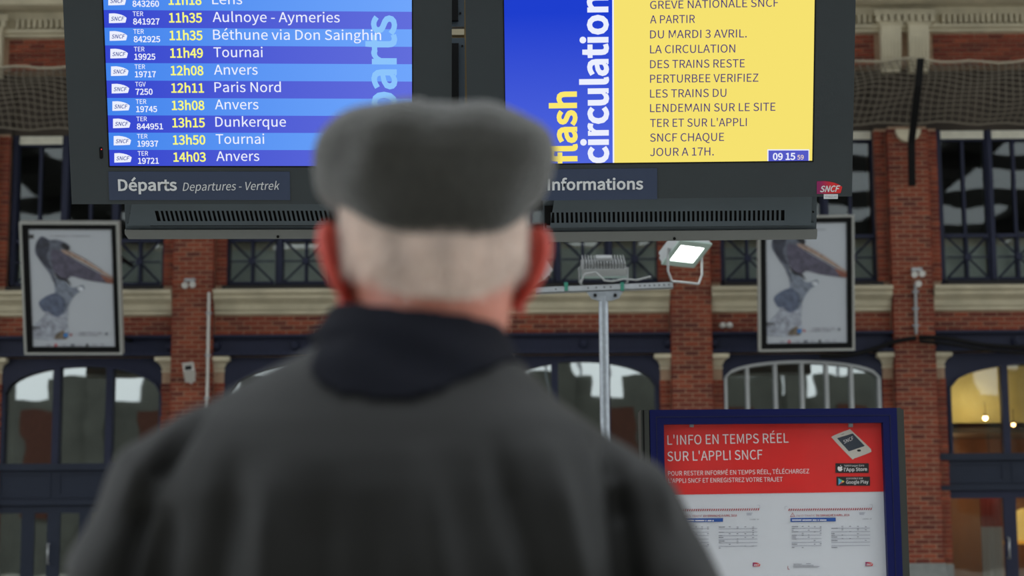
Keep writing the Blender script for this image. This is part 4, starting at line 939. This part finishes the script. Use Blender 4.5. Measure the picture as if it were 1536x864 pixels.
def ell(cx, cy, cz, rx, ry, n=28, p=2.0, tilt=0):
    out = []
    for i in range(n):
        a = 2*math.pi*i/n; c, s = math.cos(a), math.sin(a)
        x = rx*math.copysign(abs(c)**(2/p), c); y = ry*math.copysign(abs(s)**(2/p), s)
        out.append(Vector((cx+x, cy+y, cz+tilt*y)))
    return out
man = thing('person', 'elderly man seen from behind in dark jacket and grey flat cap, facing the screens', 'person', loc=(-.098, YMAN, 0))
HC = Vector((.025, .02, 0))        # head centre relative to the man's middle
HY = math.radians(9)
HR_ = Matrix.Translation((HC.x, HC.y, 0)) @ Matrix.Rotation(HY, 4, 'Z')
# ---- body: one continuous skin
b = MB()
def H(x, y, z): return HR_ @ Vector((x, y, z))
def headring(z, w, yb, yf, n=28):
    out = []; cy = (yb+yf)/2; ry = (yf-yb)/2
    for i in range(n): a = 2*math.pi*i/n; out.append(H(w*math.cos(a), cy+ry*math.sin(a), z))
    return out
b.loft([headring(*q) for q in ((1.478, .030, .045, .075), (1.488, .042, .0, .088), (1.505, .056, -.045, .094), (1.53, .066, -.066, .094), (1.56, .072, -.078, .093), (1.60, .0775, -.088, .092), (1.64, .080, -.094, .094), (1.68, .077, -.088, .088), (1.71, .064, -.068, .070), (1.728, .04, -.04, .045), (1.733, .012, -.012, .015))])
b.loft([ell(-.012+.0, .0, 1.44, .075, .075), ell(.0, .0, 1.50, .062, .062), ell(.016, .0, 1.54, .060, .062), ell(.026, .008, 1.58, .060, .064)])   # neck
b.loft([ell(0, 0, 1.47, .07, .06), ell(0, 0, 1.44, .13, .08), ell(0, 0, 1.39, .18, .10), ell(0, .01, 1.28, .175, .11), ell(0, .02, 1.1, .16, .115), ell(0, .02, .98, .16, .115), ell(0, .02, .88, .17, .115), ell(0, .02, .83, .15, .10)])
# nose, brow, chin, lips
b.loft([[H(*q) for q in ((-.014, .088, 1.578), (.014, .088, 1.578), (.009, .112, 1.580), (-.009, .112, 1.580))], [H(*q) for q in ((-.009, .086, 1.605), (.009, .086, 1.605), (.006, .104, 1.603), (-.006, .104, 1.603))], [H(*q) for q in ((-.007, .084, 1.632), (.007, .084, 1.632), (.004, .095, 1.632), (-.004, .095, 1.632))]])
for s in (-1, 1):
    b.ball(H(s*.030, .083, 1.637), (.024, .012, .008), 10, 6); b.ball(H(s*.038, .074, 1.59), (.020, .016, .018), 10, 6); b.ball(H(s*.010, .095, 1.577), (.007, .008, .006), 8, 5)
b.ball(H(0, .078, 1.497), (.022, .016, .016), 10, 6); b.ball(H(0, .089, 1.556), (.022, .008, .005), 10, 5); b.ball(H(0, .087, 1.545), (.019, .008, .006), 10, 5)
ARM = {}
for s in (-1, 1):
    sh_, el_, wr_, = Vector((s*.19, .0, 1.40)), Vector((s*.265, -.01, 1.10)), Vector((s*.25, .09, .87))
    b.tube([sh_, sh_.lerp(el_, .5), el_, el_.lerp(wr_, .4), wr_, wr_+Vector((-s*.002, .02, -.03))], [.05, .046, .038, .036, .026, .026], 14)
    ARM[s] = (sh_, el_, wr_)
    # hand: palm, four fingers of their own length, thumb from the side of the palm
    pc = wr_+Vector((-s*.004, .026, -.07))
    rings = []
    for t, w, d in ((0, .022, .016), (.3, .036, .016), (.7, .041, .014), (1, .038, .011)):
        c = (wr_+Vector((0, .012, -.018))).lerp(wr_+Vector((-s*.006, .045, -.105)), t); rings.append([c+Vector((d*math.cos(a)*s, w*math.sin(a), 0)) for a in [2*math.pi*i/12 for i in range(12)]])
    b.loft(rings)
    for k, (oy, L) in enumerate(((.030, .070), (.010, .078), (-.010, .073), (-.028, .058))):
        p0 = wr_+Vector((-s*.006, .045+oy, -.095)); p1 = p0+Vector((-s*.004, .004, -L*.42)); p2 = p1+Vector((-s*.014, .002, -L*.3)); p3 = p2+Vector((-s*.016, 0, -L*.2))
        b.tube([p0, p1, p2, p3], [.0095, .0088, .0078, .006], 8)
    t0 = wr_+Vector((-s*.004, .045, -.045)); b.tube([t0, t0+Vector((-s*.012, .028, -.022)), t0+Vector((-s*.020, .036, -.052)), t0+Vector((-s*.024, .034, -.072))], [.014, .0115, .010, .007], 8)
    b.tube([Vector((s*.085, .02, .88)), Vector((s*.095, .03, .5)), Vector((s*.10, .0, .12)), Vector((s*.10, .0, .07))], [.085, .058, .04, .042], 14)
    b.tube([Vector((s*.10, -.03, .06)), Vector((s*.105, .06, .05)), Vector((s*.11, .17, .035))], [.036, .04, .028], 12)
skin = solid('body', b, SKIN, man, voxel=.0055, smooth=4)
for s in (-1, 1):
    MB().ball(H(s*.030, .078, 1.612), .0118, 14, 8).build('eye', mat('eye_white', (220, 214, 206), .2), man)
    MB().ball(H(s*.030, .0875, 1.612), (.0055, .003, .0055), 12, 6).build('iris', mat('iris_grey_blue', (60, 70, 80), .2), man)
    eb = MB().tube([H(s*.012, .098, 1.634), H(s*.030, .0975, 1.640), H(s*.048, .086, 1.634)], [.003, .0045, .002], 6); eb.build('eyebrow', mat('brow_white', (210, 204, 196), .9), man)
    # ear: bowl with a rolled rim, standing off the head
    e = MB(); rim = []
    for i in range(15):
        a = -1.9+3.9*i/14; zz = 1.606+.036*math.sin(a*.92)*(1 if a > 0 else 1.05); yy = -.006-.020*math.cos(a*.92)
        off = .019*math.cos((a-.5)*.8)+.004
        rim.append((yy, zz, off))
    e.tube([H(s*(.074+o_*1.15+.004*(z-1.606)/.03), y, z) for y, z, o_ in rim], [.0035+.0022*math.sin(math.pi*i/14) for i in range(15)], 8)
    rg = []
    for f in (0, .5, 1): rg.append([H(s*(.073+o_*1.1*f+.001), y*f+(.006)*(1-f), 1.606+(z-1.606)*(.55+.45*f)) for y, z, o_ in rim])
    e.loft(rg, cap=False, close=False); e2 = [[p+Vector((s*.002, .003, 0)) for p in q] for q in rg]; e.loft(e2, cap=False, close=False)
    e.ball(H(s*.082, .004, 1.573), (.006, .008, .012), 10, 6)
    solid('ear', MB().add(e.v, e.f, smooth=True) if False else e, SKINR, man, voxel=.0022, smooth=3)
MB().tube([H(-.024, .090, 1.549), H(-.010, .0985, 1.551), H(.010, .0985, 1.551), H(.024, .090, 1.549)], [.002, .0045, .0045, .002], 8).build('mouth', mat('lip', (150, 78, 70), .5), man)
# ---- hair: close-cropped shell, thick at the back of the head, with fine strands
HAIRM = mat('silver_hair', (222, 200, 186), .7, var=.22, scale=34, bump=.5, bscale=180, sheen=.3, stretch=(1, 1, .25))
hr = MB(); rings = []
for z, w, yb in ((1.562, .060, -.070), (1.568, .068, -.082), (1.576, .0755, -.090), (1.587, .0815, -.0965), (1.61, .0855, -.1015), (1.64, .0875, -.104), (1.67, .086, -.100), (1.69, .078, -.09)):
    rg = []
    for i in range(29):
        a = math.pi*(1.0+i/28*1.0); c, s = math.cos(a), math.sin(a)
        zz = z + (.028*(abs(c)**3) if z < 1.6 else 0)
        wob = 1+.012*noise.noise(Vector((c*5, s*5, z*40)))
        rg.append(H(w*c*wob, yb*abs(s)*wob, zz))
    rings.append(rg + [H(w*.82*math.cos(a), -.03*abs(math.sin(a))+.004, z+.01) for a in [math.pi*(2-i/10) for i in range(11)]])
hr.loft(rings)
hair = hr.build('hair', HAIRM, man)
st = MB(); random.seed(11)
for i in range(5200):
    a = math.pi*(1+random.random()); z = random.uniform(1.572, 1.672); t = (z-1.545)/.13
    w = np.interp(z, (1.545, 1.565, 1.585, 1.61, 1.64, 1.69), (.058, .0755, .0815, .0855, .0875, .078)); yb = np.interp(z, (1.545, 1.565, 1.585, 1.61, 1.64, 1.69), (.060, .089, .0965, .1015, .104, .09))
    zz = z + (.028*abs(math.cos(a))**3 if z < 1.6 else 0)
    p = H(w*math.cos(a), -yb*abs(math.sin(a)), zz); o_ = H(0, 0, zz); d = (p-o_).normalized()
    sw = Vector((-.003 if i % 3 else .004, 0, -.011-.004*random.random())); q = p+d*.0035+sw*(.7+.6*random.random()); r_ = Vector((-d.y, d.x, 0))*.0005
    st.add([p-r_, p+r_, q], [(0, 1, 2)])
st.build('hair_strands', HAIRM, hair, kind='stuff')
# ---- flat cap
CAPM = mat('cap_tweed', (50, 49, 44), .95, var=.25, scale=120, bump=.6, bscale=350, sheen=.7, shr=.3)
def capring(z, w, yb, yf, tl=0, n=44, sk=0, pw=2.2):
    out = []; cy = (yb+yf)/2; ry = (yf-yb)/2
    for i in range(n):
        a = 2*math.pi*i/n; c, s = math.cos(a), math.sin(a); x = w*math.copysign(abs(c)**(2/pw), c); y = cy+ry*math.copysign(abs(s)**(2/pw), s)
        fold = .0016*math.sin(a*9+z*60)
        out.append(H(x*(1+fold*6)+sk, y, z+tl*(y-cy)+.030*(abs(c)**2.5)*max(0, 1-(z-1.632)/.045)*(1 if z < 1.68 else 0)))
    return out
cp = MB()
cp.loft([capring(1.66, .074, -.088, .09, .05), capring(1.624, .086, -.098, .098, .08), capring(1.627, .0915, -.104, .104, .08), capring(1.647, .1000, -.1125, .112, .04), capring(1.672, .1060, -.1185, .122, .0), capring(1.694, .1105, -.1215, .13, -.02), capring(1.711, .1130, -.118, .13, -.03), capring(1.7255, .1085, -.106, .12, -.05), capring(1.738, .094, -.086, .10, -.06), capring(1.748, .070, -.060, .07, -.06), capring(1.7545, .038, -.03, .035, -.05), capring(1.756, .008, -.006, .008, -.05)])
cap_o = solid('cap', cp, CAPM, man, voxel=.004, smooth=5, disp=lambda c, n: .0022*np.sin(c[:, 0]*46+c[:, 2]*30+1.0)*np.clip((c[:, 2]-1.64)/.05, 0, 1) + .0015*np.sin(c[:, 0]*95-c[:, 2]*50) *np.clip((c[:, 2]-1.65)/.03, 0, 1) - .0022*np.exp(-((c[:, 0]-HC.x)/.004)**2)*(c[:, 2] > 1.71))
vz = MB(); rg = []
for f, dz in ((0, 0), (1, -.014)):
    rg.append([H((.088+.012*f)*math.cos(a), .055+(.062+.055*f)*math.sin(a), 1.668+dz-.012*math.sin(a)*f) for a in [math.pi*i/20 for i in range(21)]])
dn_ = [[p-Vector((0, 0, .007)) for p in r_] for r_ in rg]; vz.loft([rg[0], rg[1], dn_[1], dn_[0], rg[0]], cap=False, close=False); vz.add([rg[0][0], rg[1][0], dn_[1][0], dn_[0][0], rg[0][-1], rg[1][-1], dn_[1][-1], dn_[0][-1]], [(0, 1, 2, 3), (7, 6, 5, 4)])
solid('visor', vz, mat('visor_tweed', (58, 56, 54), .95, var=.2, scale=120), man, voxel=.003, smooth=2)
MB().ball(H(0, 0, 1.757), (.008, .008, .003), 12, 5).build('cap_button', CAPM, man)
# ---- jacket
JM = mat('jacket_cloth', (10, 10, 8), .6, var=.10, scale=14, bump=.12, bscale=500, sheen=.035, spec=.32)
NAVYC = mat('collar_navy', (10, 12, 22), .9, var=.1, scale=60, bump=.3, bscale=400, spec=.2)
j = MB()
TOR = ((1.530, .080, .064, .0, .002), (1.518, .104, .080, .0, .0), (1.505, .126, .090, .0, -.008), (1.485, .152, .102, .0, -.016), (1.460, .184, .114, -.004, -.014), (1.430, .202, .124, -.008, -.012), (1.40, .212, .130, -.010, -.012), (1.34, .220, .136, -.008, -.004), (1.25, .215, .136, 0, 0), (1.1, .20, .130, .01, 0), (.95, .20, .132, .01, 0), (.84, .208, .136, .01, 0), (.78, .205, .134, .01, 0))
j.loft([ell(xo, yo, z, w, d, 36, 2.3) for z, w, d, yo, xo in TOR])
for s in (-1, 1):
    sh_, el_, wr_ = ARM[s]
    if s < 0: P_ = [Vector((-.145, -.004, 1.446)), Vector((-.198, -.010, 1.400))]
    else: P_ = [Vector((.132, .0, 1.425)), Vector((.178, -.008, 1.382))]
    j.tube(P_+[Vector((s*.222-.010, -.012, 1.325)), Vector((s*.243, -.012, 1.22)), el_, el_.lerp(wr_, .5), wr_+Vector((0, -.004, .01))], [.050, .066, .066, .064, .058, .052, .042], 20)
def jd(c, n):
    x, y, z = c.T; back = np.clip(-y/.06+.2, 0, 1); r = np.zeros(len(x))
    def crease(x0, z0, x1, z1, w, d, soft=.03):
        L = math.hypot(x1-x0, z1-z0); ux, uz = (x1-x0)/L, (z1-z0)/L; t = (x-x0)*ux+(z-z0)*uz; q = (x-x0)*uz-(z-z0)*ux
        e = np.clip(t/soft, 0, 1)*np.clip((L-t)/soft, 0, 1); return d*np.exp(-(q/w)**2)*e
    # left armhole seam and folds, as in the photo
    r += crease(-.168, 1.485, -.222, 1.395, .0085, -.022)*back + crease(-.215, 1.41, -.232, 1.33, .009, -.020)*back + crease(-.19, 1.47, -.24, 1.38, .010, .006)*back*0.6
    r += crease(-.225, 1.36, -.245, 1.27, .010, -.018)*back + crease(-.196, 1.39, -.215, 1.25, .011, -.012)*back
    # right armhole
    r += crease(.178, 1.45, .196, 1.37, .009, -.014)*back + crease(.19, 1.41, .20, 1.26, .012, -.020)*back + crease(.215, 1.43, .24, 1.36, .009, .006)*back
    # long drag folds over the back
    for a in ((-.13, 1.44, -.165, 1.22, .014, -.006), (-.06, 1.42, -.055, 1.2, .018, -.0045), (.02, 1.44, .06, 1.22, .015, .0045), (.08, 1.45, .135, 1.24, .013, -.006), (.125, 1.45, .165, 1.27, .012, .005), (-.10, 1.43, -.11, 1.22, .014, .005), (-.02, 1.4, 0, 1.2, .014, -.003), (.10, 1.40, .10, 1.2, .012, .003)):
        r += crease(*a, soft=.06)*back*2.0
    r += .0022*np.sin(z*70+x*22+2*np.sin(x*16))*np.clip((np.abs(x)-.2)/.03, 0, 1)
    r += .0018*np.sin(x*38+z*17)*np.sin(z*23-x*9)*back
    return r
jacket = solid('jacket', j, JM, man, voxel=.0055, smooth=12, disp=jd)
# stand collar, navy, with a dark yoke facing below it
def nring(z, w, d, xo, yo, tl, n=40): return [Vector((xo+w*math.cos(a), yo+d*math.sin(a), z+tl*w*math.cos(a)+.0)) for a in [2*math.pi*i/n for i in range(n)]]
cl = MB(); TZ = [t[0] for t in TOR][::-1]
def tor_ring(zf, off, n=40):
    out = []
    for k in range(n):
        a = 2*math.pi*k/n; c_, s_2 = math.cos(a), math.sin(a); z = zf(c_, s_2)
        w, d, yo, xo = [float(np.interp(z, TZ, [t[q] for t in TOR][::-1])) for q in (1, 2, 3, 4)]
        out.append(Vector((xo+(w+off)*math.copysign(abs(c_)**(2/2.3), c_), yo+(d+off)*math.copysign(abs(s_2)**(2/2.3), s_2), z)))
    return out
low = tor_ring(lambda c_, s_2: 1.524-.050*max(0, -s_2)**5-.010*c_, .0055)
cl.loft([low, tor_ring(lambda c_, s_2: 1.531-.030*max(0, -s_2)**5-.010*c_, .0075), nring(1.537, .092, .087, .006, .001, -.06), nring(1.549, .083, .083, .010, .004, -.09), nring(1.5575, .0775, .080, .012, .005, -.13), nring(1.5590, .0735, .076, .012, .005, -.13), nring(1.553, .069, .072, .012, .005, -.13), nring(1.53, .067, .07, .01, .0, -.08), nring(1.495, .07, .068, 0, 0, 0), low], cap=False)
collar = solid('collar', cl, NAVYC, man, voxel=.004, smooth=3, disp=lambda c, n: .0012*np.sin(c[:, 0]*60+c[:, 2]*140))
for s in (-1, 1):
    wr_ = ARM[s][2]; MB().tube([wr_+Vector((0, -.012, .035)), wr_+Vector((0, .0, -.004))], [.045, .043], 18).build('cuff', JM, man)
tr = MB()
TRM = mat('charcoal_trousers', (40, 40, 44), .85, var=.1, scale=20)
tr.loft([ell(0, .02, .90, .172, .12, 28), ell(0, .02, .80, .180, .125, 28), ell(0, .02, .76, .16, .11, 28)])
for s in (-1, 1): tr.tube([Vector((s*.085, .02, .86)), Vector((s*.095, .03, .5)), Vector((s*.10, .0, .14)), Vector((s*.10, .005, .05))], [.098, .080, .066, .068], 20)
solid('trousers', tr, TRM, man, voxel=.008, smooth=5, disp=lambda c, n: .003*np.sin(c[:, 2]*45+c[:, 0]*20))
for s in (-1, 1):
    q = MB(); rings = []
    for y, w, h in ((-.085, .026, .05), (-.07, .036, .07), (-.02, .040, .085), (.05, .046, .07), (.12, .050, .05), (.17, .046, .04), (.20, .026, .028)):
        rings.append([Vector((s*.105+w*math.cos(a), y+.01, .004+h*(.5+.5*math.sin(a)))) for a in [2*math.pi*i/16 for i in range(16)]])
    q.loft(rings); q.build('shoe', mat('black_leather', (18, 17, 17), .4), man)
